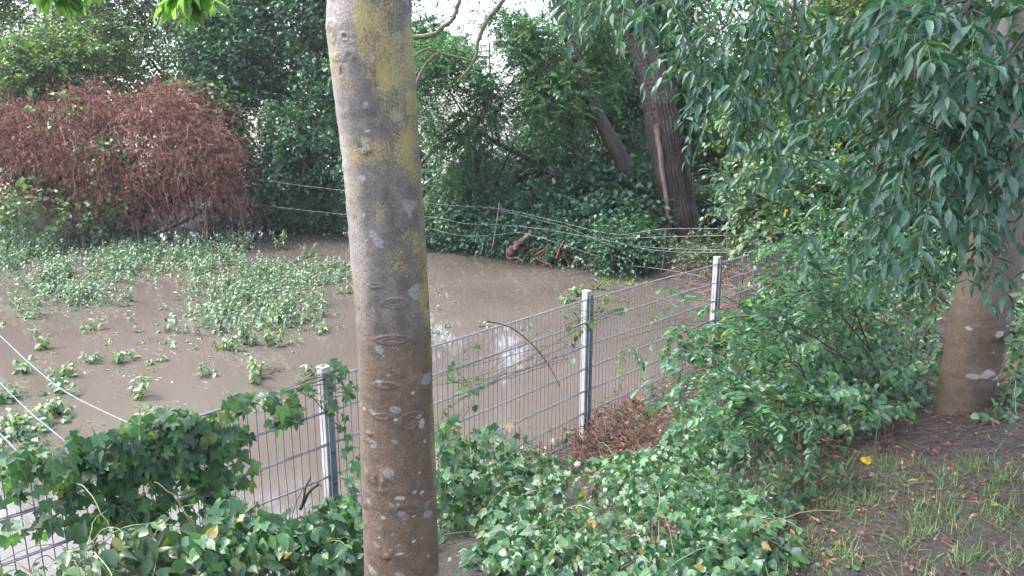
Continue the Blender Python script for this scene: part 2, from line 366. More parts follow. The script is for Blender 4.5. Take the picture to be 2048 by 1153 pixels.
wm, nt, p = newmat('muddy_water'); tc = nt.nodes.new('ShaderNodeTexCoord')
n1 = noise_n(nt, .35, 3, .5, tc.outputs['Object']); n2 = noise_n(nt, 1.3, 1, .4, tc.outputs['Object']); n3 = noise_n(nt, 9, 1, .4, tc.outputs['Object'])
c = ramp(nt, n1.outputs[0], [(.3, (.058, .048, .041)), (.7, (.082, .069, .060))]).outputs[0]
nt.links.new(c, p.inputs['Base Color']); p.inputs['Roughness'].default_value = .045; p.inputs['IOR'].default_value = 1.33
b = nt.nodes.new('ShaderNodeBump'); b.inputs['Strength'].default_value = .03; b.inputs['Distance'].default_value = .003
nt.links.new(math_n(nt, 'ADD', n2.outputs[0], math_n(nt, 'MULTIPLY', n3.outputs[0], .12)), b.inputs['Height']); nt.links.new(b.outputs[0], p.inputs['Normal'])
wo = grid_sheet('water', np.linspace(-200, 200, 3), np.linspace(-60, 260, 3), lambda X, Y: X * 0, wm, kind='structure', label='still brown muddy flood water')

# ------------------------------------------------------------------ double bar fence
def box_arr(c, u, n, z, hu, hn, hz):
    s = np.array([(a, b_, c_) for a in (-1, 1) for b_ in (-1, 1) for c_ in (-1, 1)], float)
    return np.array(c) + s[:, :1] * u * hu + s[:, 1:2] * n * hn + s[:, 2:] * np.array(z) * hz
BF = [(0, 1, 3, 2), (4, 6, 7, 5), (0, 4, 5, 1), (2, 3, 7, 6), (0, 2, 6, 4), (1, 5, 7, 3)]
def boxes(name, specs, mat, parent, bevel=0):
    V = np.concatenate([box_arr(*s) for s in specs]); n = len(specs)
    fl = np.array(BF).ravel(); q = (fl[None] + (np.arange(n) * 8)[:, None]).ravel()
    o = link(name, mesh_np(name, V, q, np.full(n * 6, 4), smooth=False), mat, parent)
    if bevel:
        b = o.modifiers.new('bevel', 'BEVEL'); b.width = bevel; b.segments = 2; b.limit_method = 'ANGLE'
    return o
UZ = np.array([0, 0, 1.])
fence = empty('double_bar_fence', tuple(F0 - UZ * (ZT - .2)))
tag(fence, 'grey galvanised double bar mesh fence running along the flooded bank', 'fence')
step = 2.51
posts = [PF[0] - u_f * step * 1.0, PF[0], PF[1], PF[2]] + [PF[2] + u_f * step * k for k in (1, 2, 3, 4)]
for i, pp in enumerate(posts):
    c = pp.copy(); jz = .0
    un = nrm((posts[min(i + 1, len(posts) - 1)] - posts[max(i - 1, 0)])); nn = np.array([un[1], -un[0], 0])
    top = ZT + .055; bot = -.4
    po = boxes('post', [(np.array([c[0], c[1], (top + bot) / 2]) - nn * .038, un, nn, UZ, .026, .028, (top - bot) / 2)], M['galv'], fence, .003)
    cap = boxes('cap', [(np.array([c[0], c[1], top + .005]) - nn * .038, un, nn, UZ, .029, .031, .005)], M['galv'], po, .002)
    boxes('clamp_bar', [(np.array([c[0], c[1], (top - .02 + .1) / 2]) + nn * .014, un, nn, UZ, .02, .0045, (top - .02 - .1) / 2)], M['clamp'], po, .001)
    bo = []
    for k in range(7):
        z = ZT - .045 - k * .2
        if z < .12: break
        a = np.array([c[0], c[1], z]) + nn * .018
        tt = np.array([0, .0055, .006, .009]); rr = np.array([.012, .012, .007, .006])
        bl = tubes('bolt', (a + nn[None] * tt[:, None])[None], rr[None], M['bolt'], po, 10)
for i in range(len(posts) - 1):
    a, b_ = posts[i].copy(), posts[i + 1].copy(); d = b_ - a; Lp = np.linalg.norm(d); d /= Lp; nn = np.array([d[1], -d[0], 0])
    nv = int(round(Lp / .05)); t = np.linspace(0, Lp, nv + 1)[1:-1]
    rr = np.random.default_rng(i); K = 7
    zs = np.linspace(ZT + .004, .17, K)
    base = a[None] + d[None] * t[:, None]
    Pv = np.repeat(base[:, None], K, 1); Pv[:, :, 2] = zs[None]
    Pv[:, :, :2] += (rr.normal(0, .0012, (nv - 1, K, 1)) * d[None, None, :2])
    tubes('upright_wires', Pv, np.full(Pv.shape[:2], .0026), M['wire'], fence, 5)
    Pr = []
    for k in range(7):
        z = ZT - k * .2
        for s in (1, -1):
            q = a[None] + d[None] * np.linspace(0, Lp, 9)[:, None]; q[:, 2] = z + rr.normal(0, .0015, 9)
            Pr.append(q + nn * s * .0068)
    tubes('cross_bars', np.array(Pr), np.full((len(Pr), 9), .0042), M['wire'], fence, 6)

# ------------------------------------------------------------------ centre trunk with modelled bark
def trunk_mesh(name, ys, lpx, rpx, Y, zbot, ztop, mat, parent, na=220, nz=620, scars=(), paint=None, flare=.25, seed=1, rough=.0006, ridge=0, depth_r=1.0):
    """ys, left and right edge pixels -> rings. The trunk is a body with real width at distance Y"""
    cz, cx, rad = [], [], []
    for y, l, r_ in zip(ys, lpx, rpx):
        a, b_ = at(l, y, Y), at(r_, y, Y); cz.append(a[2]); cx.append((a[0] + b_[0]) / 2); rad.append(abs(b_[0] - a[0]) / 2)
    o = np.argsort(cz); cz = np.array(cz)[o]; cx = np.array(cx)[o]; rad = np.array(rad)[o]
    sl = (cx[min(3, len(cx) - 1)] - cx[0]) / (cz[min(3, len(cx) - 1)] - cz[0]); st = (cx[-1] - cx[-4]) / (cz[-1] - cz[-4])
    zl, zh = at(900, 1180, Y)[2], at(900, -30, Y)[2]; zl = max(zl, zbot + .05); zh = min(zh, ztop - .05)
    Z = np.concatenate([np.linspace(zbot, zl, int(nz * .08), endpoint=False), np.linspace(zl, zh, nz - int(nz * .08) - int(nz * .12), endpoint=False), np.linspace(zh, ztop, int(nz * .12))])
    CX = np.interp(Z, cz, cx); CX = np.where(Z < cz[0], cx[0] + (Z - cz[0]) * sl, CX); CX = np.where(Z > cz[-1], cx[-1] + (Z - cz[-1]) * st, CX)
    RR = np.interp(Z, cz, rad); RR = np.where(Z > cz[-1], rad[-1] * (1 - .12 * (Z - cz[-1])), RR)
    if zbot < cz[0]: RR = RR + flare * rad[0] * np.clip((cz[0] - Z) / max(cz[0] - zbot, .01), 0, 1) ** 2
    k = 9; ker = np.hanning(k + 2)[1:-1]; ker /= ker.sum()
    CX = np.convolve(np.pad(CX, k // 2, 'edge'), ker, 'valid'); RR = np.convolve(np.pad(RR, k // 2, 'edge'), ker, 'valid')
    th = np.linspace(0, 2 * math.pi, na, endpoint=False)              # th = -pi/2 faces the camera
    TH, ZZ = np.meshgrid(th, Z)
    Q = np.stack([np.cos(TH) * RR[:, None], np.sin(TH) * RR[:, None], ZZ], -1).reshape(-1, 3)
    dsp = np.zeros(TH.size)
    dsp += rough * 2.2 * noise(Q * np.array([1, 1, 1.2]), 9) + rough * noise(Q * np.array([1, 1, 1.8]), 60) + rough * .6 * noise(Q * np.array([1, 1, .7]) + 3, 150)
    if ridge:
        w = noise(np.stack([TH.ravel() * 3.1, TH.ravel() * 0, ZZ.ravel() * .9], 1), .8) * .5
        rd = np.abs(np.sin(TH.ravel() * 15 + w * 6 + 1.5 * noise(Q, 3))) ; rd2 = np.abs(np.sin(TH.ravel() * 31 - w * 9 + 2 * noise(Q, 5)))
        dsp += ridge * (rd * .7 + rd2 * .35 + .3 * noise(Q * np.array([1, 1, .5]), 22) - .6)
    dth = lambda a0: (TH.ravel() - a0 + math.pi) % (2 * math.pi) - math.pi
    R2 = np.repeat(RR, na); sc_m = np.zeros(TH.size)
    for (px, py, w, h, typ) in scars:
        c_ = at(px, py, Y); rr = np.interp(c_[2], Z, RR); xx = np.clip((c_[0] - np.interp(c_[2], Z, CX)) / rr, -.97, .97)
        a0 = -math.acos(xx); ww = w * mpp(Y) / 2; hh = h * mpp(Y) / 2
        ex = dth(a0) * R2 / ww; ez = (ZZ.ravel() - c_[2]) / hh
        e = np.sqrt(ex ** 2 + ez ** 2) * (1 + .12 * noise(Q, 45))
        if typ == 'eye':
            dsp += .0026 * (np.exp(-((e - .8) / .16) ** 2) * .9 + np.exp(-((e - .4) / .12) ** 2) * .7) - .001 * np.exp(-(e / .25) ** 2)
            sc_m = np.maximum(sc_m, .5 * np.exp(-((e - .62) / .1) ** 2) * (.6 + .5 * noise(Q, 60)) + .5 * np.exp(-(e / .2) ** 2))
        elif typ == 'rough':
            msk = 1 / (1 + np.exp((e - 1) * 9)); dsp += msk * (.0015 + .0025 * noise(Q, 130)); sc_m = np.maximum(sc_m, msk * .45 + .3 * np.exp(-((e - 1) / .15) ** 2))
        elif typ == 'pit':
            dsp += .002 * np.exp(-((e - 1) / .3) ** 2) - .004 * np.exp(-(e / .55) ** 2); sc_m = np.maximum(sc_m, 1.0 * np.exp(-(e / .6) ** 2))
    V = Q.copy(); rad_s = 1 + dsp / R2; V[:, 0] *= rad_s; V[:, 1] *= rad_s * depth_r
    V[:, 0] += np.repeat(CX, na); V[:, 1] += Y
    i = (np.arange(nz - 1)[:, None] * na + np.arange(na)[None]); j = (np.arange(nz - 1)[:, None] * na + (np.arange(na)[None] + 1) % na)
    q = np.stack([i, j, j + na, i + na], -1).ravel()
    q = np.concatenate([q, np.arange(na) + (nz - 1) * na]); fs = np.concatenate([np.full((nz - 1) * na, 4), [na]])
    attrs = {'scar': sc_m}
    if paint: attrs['paint'] = paint(V, Q, TH.ravel(), ZZ.ravel(), R2, np.repeat(CX, na), sc_m)
    attrs['lichen'] = LICH.pop() if LICH else np.full(len(V), -1.)
    o = link(name, mesh_np(name, V, q, fs, attrs), mat, parent)
    return o, (lambda z: np.array([np.interp(z, Z, CX), Y, z])), (lambda z: np.interp(z, Z, RR))

def painted_bark(name, bump=.5):
    m, nt, p = newmat(name); a = nt.nodes.new('ShaderNodeAttribute'); a.attribute_name = 'paint'
    tc = nt.nodes.new('ShaderNodeTexCoord'); mp = nt.nodes.new('ShaderNodeMapping'); mp.inputs['Scale'].default_value = (1, 1, .8); nt.links.new(tc.outputs['Object'], mp.inputs[0])
    n1 = noise_n(nt, 190, 4, .65, mp.outputs[0]); n2 = noise_n(nt, 35, 4, .6, mp.outputs[0])
    f = ramp(nt, n1.outputs[0], [(.33, (.28,) * 3), (.67, (.92,) * 3)]).outputs[0]
    v = nt.nodes.new('ShaderNodeVectorMath'); v.operation = 'MULTIPLY'; nt.links.new(a.outputs['Color'], v.inputs[0]); nt.links.new(f, v.inputs[1])
    la = nt.nodes.new('ShaderNodeAttribute'); la.attribute_name = 'lichen'
    n3 = noise_n(nt, 130, 5, .7, tc.outputs['Object'], .6); n4 = noise_n(nt, 420, 3, .6, tc.outputs['Object'])
    lv = math_n(nt, 'ADD', la.outputs['Fac'], math_n(nt, 'MULTIPLY', n3.outputs[0], 4.2))
    lf = ramp(nt, math_n(nt, 'MULTIPLY', lv, .25), [(.705, (0, 0, 0)), (.735, (1, 1, 1))])
    lc = ramp(nt, n4.outputs[0], [(.3, (.11, .088, .024)), (.7, (.30, .235, .070))]).outputs[0]
    mp3 = nt.nodes.new('ShaderNodeMapping'); mp3.inputs['Scale'].default_value = (1, 1, 3.6); nt.links.new(tc.outputs['Object'], mp3.inputs[0])
    n6 = noise_n(nt, 38, 3, .6, mp3.outputs[0], .3); n7 = noise_n(nt, 95, 3, .6, tc.outputs['Object'])
    vv = mixc(nt, ramp(nt, n6.outputs[0], [(.62, (0, 0, 0)), (.70, (.6, .6, .6))]).outputs[0], v.outputs[0], (.025, .018, .014))
    vv = mixc(nt, ramp(nt, n7.outputs[0], [(.64, (0, 0, 0)), (.72, (.5, .5, .5))]).outputs[0], vv, (.20, .175, .155))
    cc = mixc(nt, math_n(nt, 'MULTIPLY', lf.outputs[0], .9), vv, lc)
    nt.links.new(cc, p.inputs['Base Color'])
    nt.links.new(ramp(nt, n2.outputs[0], [(.3, (.42,) * 3), (.7, (.75,) * 3)]).outputs[0], p.inputs['Roughness'])
    mp2 = nt.nodes.new('ShaderNodeMapping'); mp2.inputs['Scale'].default_value = (1, 1, .28); nt.links.new(tc.outputs['Object'], mp2.inputs[0])
    n5 = noise_n(nt, 260, 5, .7, mp2.outputs[0], .4)
    b0 = nt.nodes.new('ShaderNodeBump'); b0.inputs['Strength'].default_value = .6; b0.inputs['Distance'].default_value = .0035
    nt.links.new(math_n(nt, 'ADD', n5.outputs[0], lf.outputs[0]), b0.inputs['Height'])
    b = nt.nodes.new('ShaderNodeBump'); b.inputs['Strength'].default_value = bump; b.inputs['Distance'].default_value = .004; nt.links.new(b0.outputs[0], b.inputs['Normal'])
    nt.links.new(math_n(nt, 'ADD', n1.outputs[0], math_n(nt, 'MULTIPLY', n2.outputs[0], 1.2)), b.inputs['Height']); nt.links.new(b.outputs[0], p.inputs['Normal'])
    return m
M['bark'] = painted_bark('smooth_bark_with_lichen')

YC = 2.6; LICH = []
def paint_centre(V, Q, TH, ZZ, R2, CX, sc):
    zc = at(760, 560, YC)[2]                       # where grey bark turns brown
    n_a = noise(V, 4); n_b = noise(V + 5, 14); n_c = noise(V + 9, 45); n_d = noise(V * np.array([1, 1, .45]), 70); n_e = noise(V + 2, 120)
    grey = np.array([.142, .114, .094]); pale = np.array([.27, .226, .19]); brown = np.array([.118, .073, .042]); dbrown = np.array([.080, .052, .032])
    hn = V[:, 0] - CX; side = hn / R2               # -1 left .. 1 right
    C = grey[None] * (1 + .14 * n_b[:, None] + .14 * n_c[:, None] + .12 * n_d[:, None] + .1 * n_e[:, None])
    k = sm((-side - .05 + .25 * n_b) * 1.5)[:, None]; C = C * (1 - k) + pale * (1 + .14 * n_d[:, None]) * k  # left flank painted paler: side light put into the bark colour
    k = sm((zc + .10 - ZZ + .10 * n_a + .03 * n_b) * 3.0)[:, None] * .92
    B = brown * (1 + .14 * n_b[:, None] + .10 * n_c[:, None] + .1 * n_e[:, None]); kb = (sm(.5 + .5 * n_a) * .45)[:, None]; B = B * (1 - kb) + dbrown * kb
    kl = sm((-side - .45) * 2)[:, None] * .35; B = B * (1 - kl) + np.array([.20, .15, .115]) * kl  # lit left side painted into the brown part too
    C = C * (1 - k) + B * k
    # yellow green lichen: right flank, upper half, and patches by photo row
    def band(y0, y1, s0, s1, amp):
        za, zb = at(760, y1, YC)[2], at(760, y0, YC)[2]; m_ = sm((ZZ - za) / .06 + .5) * sm((zb - ZZ) / .06 + .5)
        return m_ * sm((side - s0) / .15 + .5) * sm((s1 - side) / .15 + .5) * amp
    L = np.zeros(len(V))
    for b_ in [(-200, 60, .0, 1.3, 1.1), (-60, 170, -.15, 1.3, .9), (0, 130, .35, 1.3, 1.2), (60, 190, -.95, -.2, .55), (150, 260, .25, .8, .75), (100, 600, .82, 1.3, 1.3), (270, 330, -.75, .35, .75), (330, 470, .35, 1.3, 1.0),
               (255, 345, .1, .9, .8), (480, 535, .05, .6, .8), (440, 560, .75, 1.3, 1.1), (380, 430, -.1, .5, .75), (60, 420, .1, .7, .35), (600, 1000, .93, 1.4, .9)]:
        L = np.maximum(L, band(*b_))
    L *= (V[:, 1] < YC + .2); LICH.append(np.where(L > .03, np.minimum(L, .76) + .30 * n_c + .22 * n_b, -1.5))
    Lm = 0 * sm((L * .95 - .66 + .30 * n_c + .20 * n_b + .42 * n_e) * 2.6)[:, None]
    lich = np.array([.25, .215, .075]) * (1 + .25 * n_e[:, None] + .15 * n_c[:, None]); C = C * (1 - Lm) + lich * Lm
    # pale crust spots
    spots = [(683, 3, 17, 14), (690, 275, 8, 7), (708, 478, 10, 9), (776, 472, 9, 7), (775, 482, 8, 6), (749, 262, 20, 9), (790, 726, 26, 14), (834, 766, 18, 16), (779, 690, 8, 5),
             (803, 812, 14, 10), (850, 830, 12, 22), (814, 888, 6, 4), (737, 800, 10, 7), (835, 765, 16, 12), (812, 962, 24, 12), (836, 954, 13, 12), (850, 960, 6, 10), (745, 470, 6, 4), (788, 868, 6, 4),
             (846, 920, 6, 6), (808, 973, 12, 8), (778, 1000, 8, 7), (797, 1030, 8, 6), (810, 1067, 26, 10), (770, 1040, 8, 6), (836, 1048, 8, 8), (861, 1088, 8, 16), (815, 1120, 13, 12), (806, 1140, 10, 6),
             (854, 865, 8, 14), (764, 1108, 8, 6), (838, 1072, 4, 5), (835, 1000, 14, 5), (819, 1010, 8, 6), (751, 1034, 5, 6), (822, 540, 6, 4), (792, 1060, 6, 4), (720, 90, 18, 10), (685, 100, 12, 16), (770, 58, 8, 5)]
    for (px, py, w, h) in spots:
        c_ = at(px, py, YC); e = np.sqrt(((V[:, 0] - c_[0]) / (w * mpp(YC) / 2.7)) ** 2 + ((ZZ - c_[2]) / (h * mpp(YC) / 2.7)) ** 2) + .5 * n_c + .4 * n_e
        m_ = sm((1.0 - e) * 4.5) * .8; m_ = m_[:, None] * (V[:, 1:2] < YC); C = C * (1 - m_) + np.array([.40, .36, .33]) * (1 + .12 * n_e[:, None]) * m_
    sp = sm((noise(V * np.array([1, 1, 1.6]) + 30, 52) - 1.05) * 6)[:, None] * .75; C = C * (1 - sp) + np.array([.26, .24, .23]) * sp
    dk = sm((-noise(V * np.array([1, 1, 2.2]) + 17, 48) - 1.1) * 5)[:, None] * .5; C = C * (1 - dk) + np.array([.06, .045, .04]) * dk
    C = C * (1 - .55 * np.clip(sc, 0, 1)[:, None])
    return np.clip(C, .02, .8)
SC = [(675, 70, 34, 44, 'eye'), (706, 82, 14, 12, 'pit'), (697, 148, 10, 22, 'pit'), (700, 122, 60, 14, 'rough'), (795, 660, 90, 22, 'eye'), (782, 747, 62, 18, 'eye'), (748, 845, 26, 9, 'rough'), (745, 860, 38, 9, 'rough'), (830, 818, 56, 42, 'eye'), (765, 938, 62, 38, 'rough'),
      (816, 988, 54, 26, 'rough'), (735, 990, 42, 22, 'rough'), (733, 1032, 36, 20, 'rough'), (765, 560, 30, 8, 'rough'), (720, 603, 24, 14, 'rough'), (800, 590, 60, 20, 'eye'),
      (765, 160, 8, 60, 'pit'), (778, 807, 50, 14, 'eye'), (690, 335, 24, 20, 'eye'), (745, 292, 30, 30, 'rough'), (790, 1075, 36, 18, 'rough'), (765, 556, 30, 5, 'pit')]
tree = empty('young_tree', tuple(at(795, 1153, YC) * np.array([1, 1, 0]) + np.array([0, 0, float(ground_z(-.4, 2.6))])))
tag(tree, 'tall smooth trunk with yellow lichen standing close in front of the fence', 'tree')
ysC = [0, 60, 120, 200, 270, 350, 450, 520, 620, 720, 800, 900, 1000, 1153]
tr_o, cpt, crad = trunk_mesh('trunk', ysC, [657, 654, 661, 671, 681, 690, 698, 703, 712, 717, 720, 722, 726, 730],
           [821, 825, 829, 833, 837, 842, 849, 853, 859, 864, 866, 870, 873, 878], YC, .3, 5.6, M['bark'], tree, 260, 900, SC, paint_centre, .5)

YR = 4.6
def paint_right(V, Q, TH, ZZ, R2, CX, sc):
    n_a = noise(V, 3); n_b = noise(V + 5, 9); n_c = noise(V * np.array([1, 1, 2]), 40)
    C = np.array([.125, .082, .052]) * (1 + .2 * n_a[:, None] + .12 * n_b[:, None] + .12 * n_c[:, None])
    k = sm((ZZ - 1.75) * .9)[:, None] * .6; C = C * (1 - k) + np.array([.20, .18, .155]) * k
    k = sm((1.15 - ZZ + .1 * n_b) * 3)[:, None] * .4; C = C * (1 - k) + np.array([.10, .095, .05]) * k
    for (px, py, w, h) in [(1999, 580, 34, 9), (1966, 655, 20, 11), (1921, 738, 22, 9), (1962, 743, 34, 8), (1918, 648, 8, 6), (1945, 733, 30, 20), (1985, 640, 7, 5), (1955, 690, 8, 6), (1982, 625, 6, 4), (1940, 800, 10, 5)]:
        c_ = at(px, py, YR); e = np.sqrt(((V[:, 0] - c_[0]) / (w * mpp(YR) / 2)) ** 2 + ((ZZ - c_[2]) / (h * mpp(YR) / 2)) ** 2) + .4 * n_c
        m_ = sm((1.1 - e) * 3)[:, None] * (V[:, 1:2] < YR); C = C * (1 - m_) + np.array([.40, .34, .32]) * m_
    return np.clip(C * (1 - .4 * sc[:, None]), .02, .7)
rt = empty('brown_trunk_tree', (at(1925, 820, YR)[0], YR, float(ground_z(at(1925, 820, YR)[0], YR))))
tag(rt, 'leaning brown trunk behind the dark hanging leaves at the right edge', 'tree')
rt_o, rpt, rrad = trunk_mesh('trunk', [100, 200, 300, 400, 500, 560, 640, 720, 770, 800, 825], [1990, 1980, 1968, 1955, 1936, 1924, 1907, 1893, 1884, 1878, 1870],
           [2080, 2074, 2068, 2056, 2042, 2031, 2012, 1994, 1983, 1979, 1983], YR, .6, 5.8, M['bark'], rt, 140, 420,
           [(1966, 655, 30, 14, 'eye'), (1940, 738, 60, 18, 'rough'), (1990, 585, 50, 12, 'eye')], paint_right, .7, rough=.0008)

# ------------------------------------------------------------------ hanging compound foliage of the two near trees
def spray_branch(parent, pts, r0, n_rachis, mat, seed, leafL=.10, leafW=.042, pairs=4, rl=.26, start=.15, side=1.1, bname='branch', droop=.4, subs=5, tmat='twig'):
    """one branch: a woody limb with side shoots, each carrying pinnate leaves; returns raw leaf arrays"""
    r = np.random.default_rng(seed); P = curve(pts, 40); Lb = min(np.linalg.norm(np.diff(P, axis=0), axis=1).sum(), 1.5)
    rad = np.linspace(r0, .0025, 40); lines = [P]; rads = [rad]
    tips = []
    for s in range(subs):
        i = int(r.uniform(start, .95) * 39); d = nrm(P[min(i + 1, 39)] - P[max(i - 1, 0)]); o = nrm(r.normal(size=3) * np.array([1, 1, .5]))
        q = curve([P[i], P[i] + (d * .5 + o * .6) * Lb * .16, P[i] + (d * .8 + o * .9 - UZ * .25) * Lb * .27], 40)
        lines.append(q); rads.append(np.linspace(rad[i] * .6, .002, 40))
    o = tubes(bname, np.array(lines), np.array(rads), M[tmat], parent, 6)
    li = r.integers(0, len(lines), n_rachis); ti = np.clip(r.beta(1.6, 1, n_rachis), start, 1) * 39; ti = ti.astype(int)
    LA = np.array(lines); base = LA[li, ti]; d = nrm(LA[li, np.minimum(ti + 1, 39)] - LA[li, np.maximum(ti - 1, 0)])
    D = nrm(d * .5 + nrm(r.normal(size=(n_rachis, 3))) * side + np.array([0, 0, -.1]))
    return compound(base, D, rl * r.uniform(.6, 1.15, n_rachis), pairs, leafL, leafW, droop=droop, ldroop=.5, seed=seed, jit=.2)
def merge(parts): return [np.concatenate([p_[k] for p_ in parts]) for k in range(5)], np.concatenate([p_[5] for p_ in parts])
def emit_comp(name, parts, mat, parent, tpl=LANCE, seed=0, rach=.0013):
    A, poly = merge(parts)
    o = leaf_mesh(name, tpl, *A, mat, parent, seed)
    tubes('leaf_stalks', poly, np.full(poly.shape[:2], rach), M['vine'], parent, 3)
    return o
A_ = at
rb = rt; top = rpt(3.6); top2 = rpt(4.3)
parts = []
# right-hand mass: (start px,py,Y) -> mid -> end, n
RBR = [((2040, -60, 3.6), (1960, 120, 3.2), (1880, 250, 2.9), 22), ((2100, 40, 3.4), (1970, 230, 3.1), (1810, 340, 3.0), 26), ((2120, 200, 3.3), (2010, 320, 3.1), (1900, 280, 3.0), 18),
       ((1990, -80, 3.8), (1840, 60, 3.5), (1720, 230, 3.5), 26), ((2060, 60, 4.0), (1870, 160, 3.7), (1700, 270, 3.7), 24), ((2050, 150, 4.1), (1870, 330, 3.8), (1740, 440, 3.8), 24),
       ((1900, -90, 3.3), (1810, 20, 3.0), (1760, 160, 2.9), 20), ((1990, -60, 2.9), (1930, 20, 2.7), (1900, 100, 2.6), 16), ((2120, -40, 2.9), (2060, 60, 2.8), (1990, 150, 2.7), 18),
       ((2100, 300, 3.8), (1950, 400, 3.6), (1800, 450, 3.6), 20), ((2120, 380, 3.4), (2090, 330, 3.3), (2070, 330, 3.3), 5), ((1850, -60, 4.0), (1780, 60, 3.9), (1690, 130, 4.0), 18),
       ((1980, 200, 4.4), (1850, 330, 4.3), (1700, 420, 4.4), 18), ((2000, 0, 3.8), (1930, 200, 3.6), (1850, 260, 3.5), 24)]
for k, (a, b_, c_, n) in enumerate(RBR):
    s = a; parts.append(spray_branch(rt, [rpt(3.9) if k % 3 == 0 else A_(*s), A_(*s), A_(*b_), A_(*c_)] if k % 3 == 0 else [A_(*s), A_(*b_), A_(*c_)], .013, int(n * 1.5), None, 100 + k, start=.2, leafL=.09, leafW=.031))
emit_comp('crown', parts, M['lance'], rt, seed=3)
# centre tree: long branches reaching right across the upper middle, and light sprigs top left
parts = []
CBR = [((1500, -260, 4.6), (1420, -120, 4.5), (1340, -30, 4.5), 16), ((1580, -200, 4.8), (1550, 20, 4.7), (1520, 150, 4.6), 14), ((1640, -200, 4.6), (1590, 0, 4.5), (1570, 140, 4.4), 14),
       ((1480, -240, 5.0), (1330, -120, 5.0), (1240, -90, 5.0), 16), ((1660, -160, 4.9), (1600, 20, 4.8), (1600, 130, 4.8), 12), ((1400, -240, 4.8), (1230, -130, 4.8), (1130, -80, 4.7), 15), ((1600, -180, 4.4), (1530, -40, 4.3), (1500, 60, 4.2), 24),
       ((1640, -100, 5.0), (1540, 130, 5.0), (1470, 300, 5.0), 16), ((1560, -200, 5.2), (1480, -30, 5.2), (1450, 60, 5.2), 20)]
hub = cpt(5.2)
for k, (a, b_, c_, n) in enumerate(CBR):
    parts.append(spray_branch(tree, [hub, (hub + A_(*a)) / 2 + UZ * .3, A_(*a), A_(*b_), A_(*c_)], .022, int(n * 1.7), None, 200 + k, start=.72, leafL=.10, leafW=.036, rl=.28))
emit_comp('crown', parts, M['lance'], tree, seed=4)
parts = []
for k, (a, b_, c_, n) in enumerate([((380, -230, 3.0), (375, -120, 2.8), (372, 15, 2.7), 8), ((60, -230, 2.9), (90, -130, 2.8), (120, -25, 2.8), 8), ((200, -230, 3.0), (190, -140, 2.9), (165, -60, 2.8), 8), ((0, -240, 2.8), (20, -140, 2.8), (50, -60, 2.7), 6), ((440, -240, 3.1), (420, -130, 2.9), (405, -30, 2.8), 5)]):
    parts.append(spray_branch(tree, [hub, (hub + A_(*a)) / 2 + UZ * .25, A_(*a), A_(*b_), A_(*c_)], .009, n, None, 300 + k, start=.93, leafL=.075, leafW=.036, rl=.10, side=.7, subs=0, droop=.2))
emit_comp('light_foliage', parts, M['backlit'], tree, seed=5)
# canopy over the viewer: bigger sparse clumps above the frame
def canopy(parent, blobs, n, mat, seed, name='upper_crown', leaf=(.15, .06), tl=.6, nl=9, tpl=KITE):
    r = np.random.default_rng(seed); P, d = blob_pts(blobs, n, r)
    a = twig_leaves(P, nrm(d + r.normal(0, .6, d.shape)), tl * r.uniform(.6, 1.2, len(P)), nl, leaf[0], leaf[1], seed=seed)
    o = leaf_mesh(name, tpl, *a[:5], mat, parent, seed); return o
canopy(tree, [(hub[0], 2.8, 6.6, 1.9, 1.8, 1.0), (2.2, 4.6, 6.6, 1.6, 1.3, 1.0)], 900, M['lance'], 31)
canopy(rt, [(3.6, 4.2, 6.3, 1.8, 1.8, 1.1)], 900, M['lance'], 32)

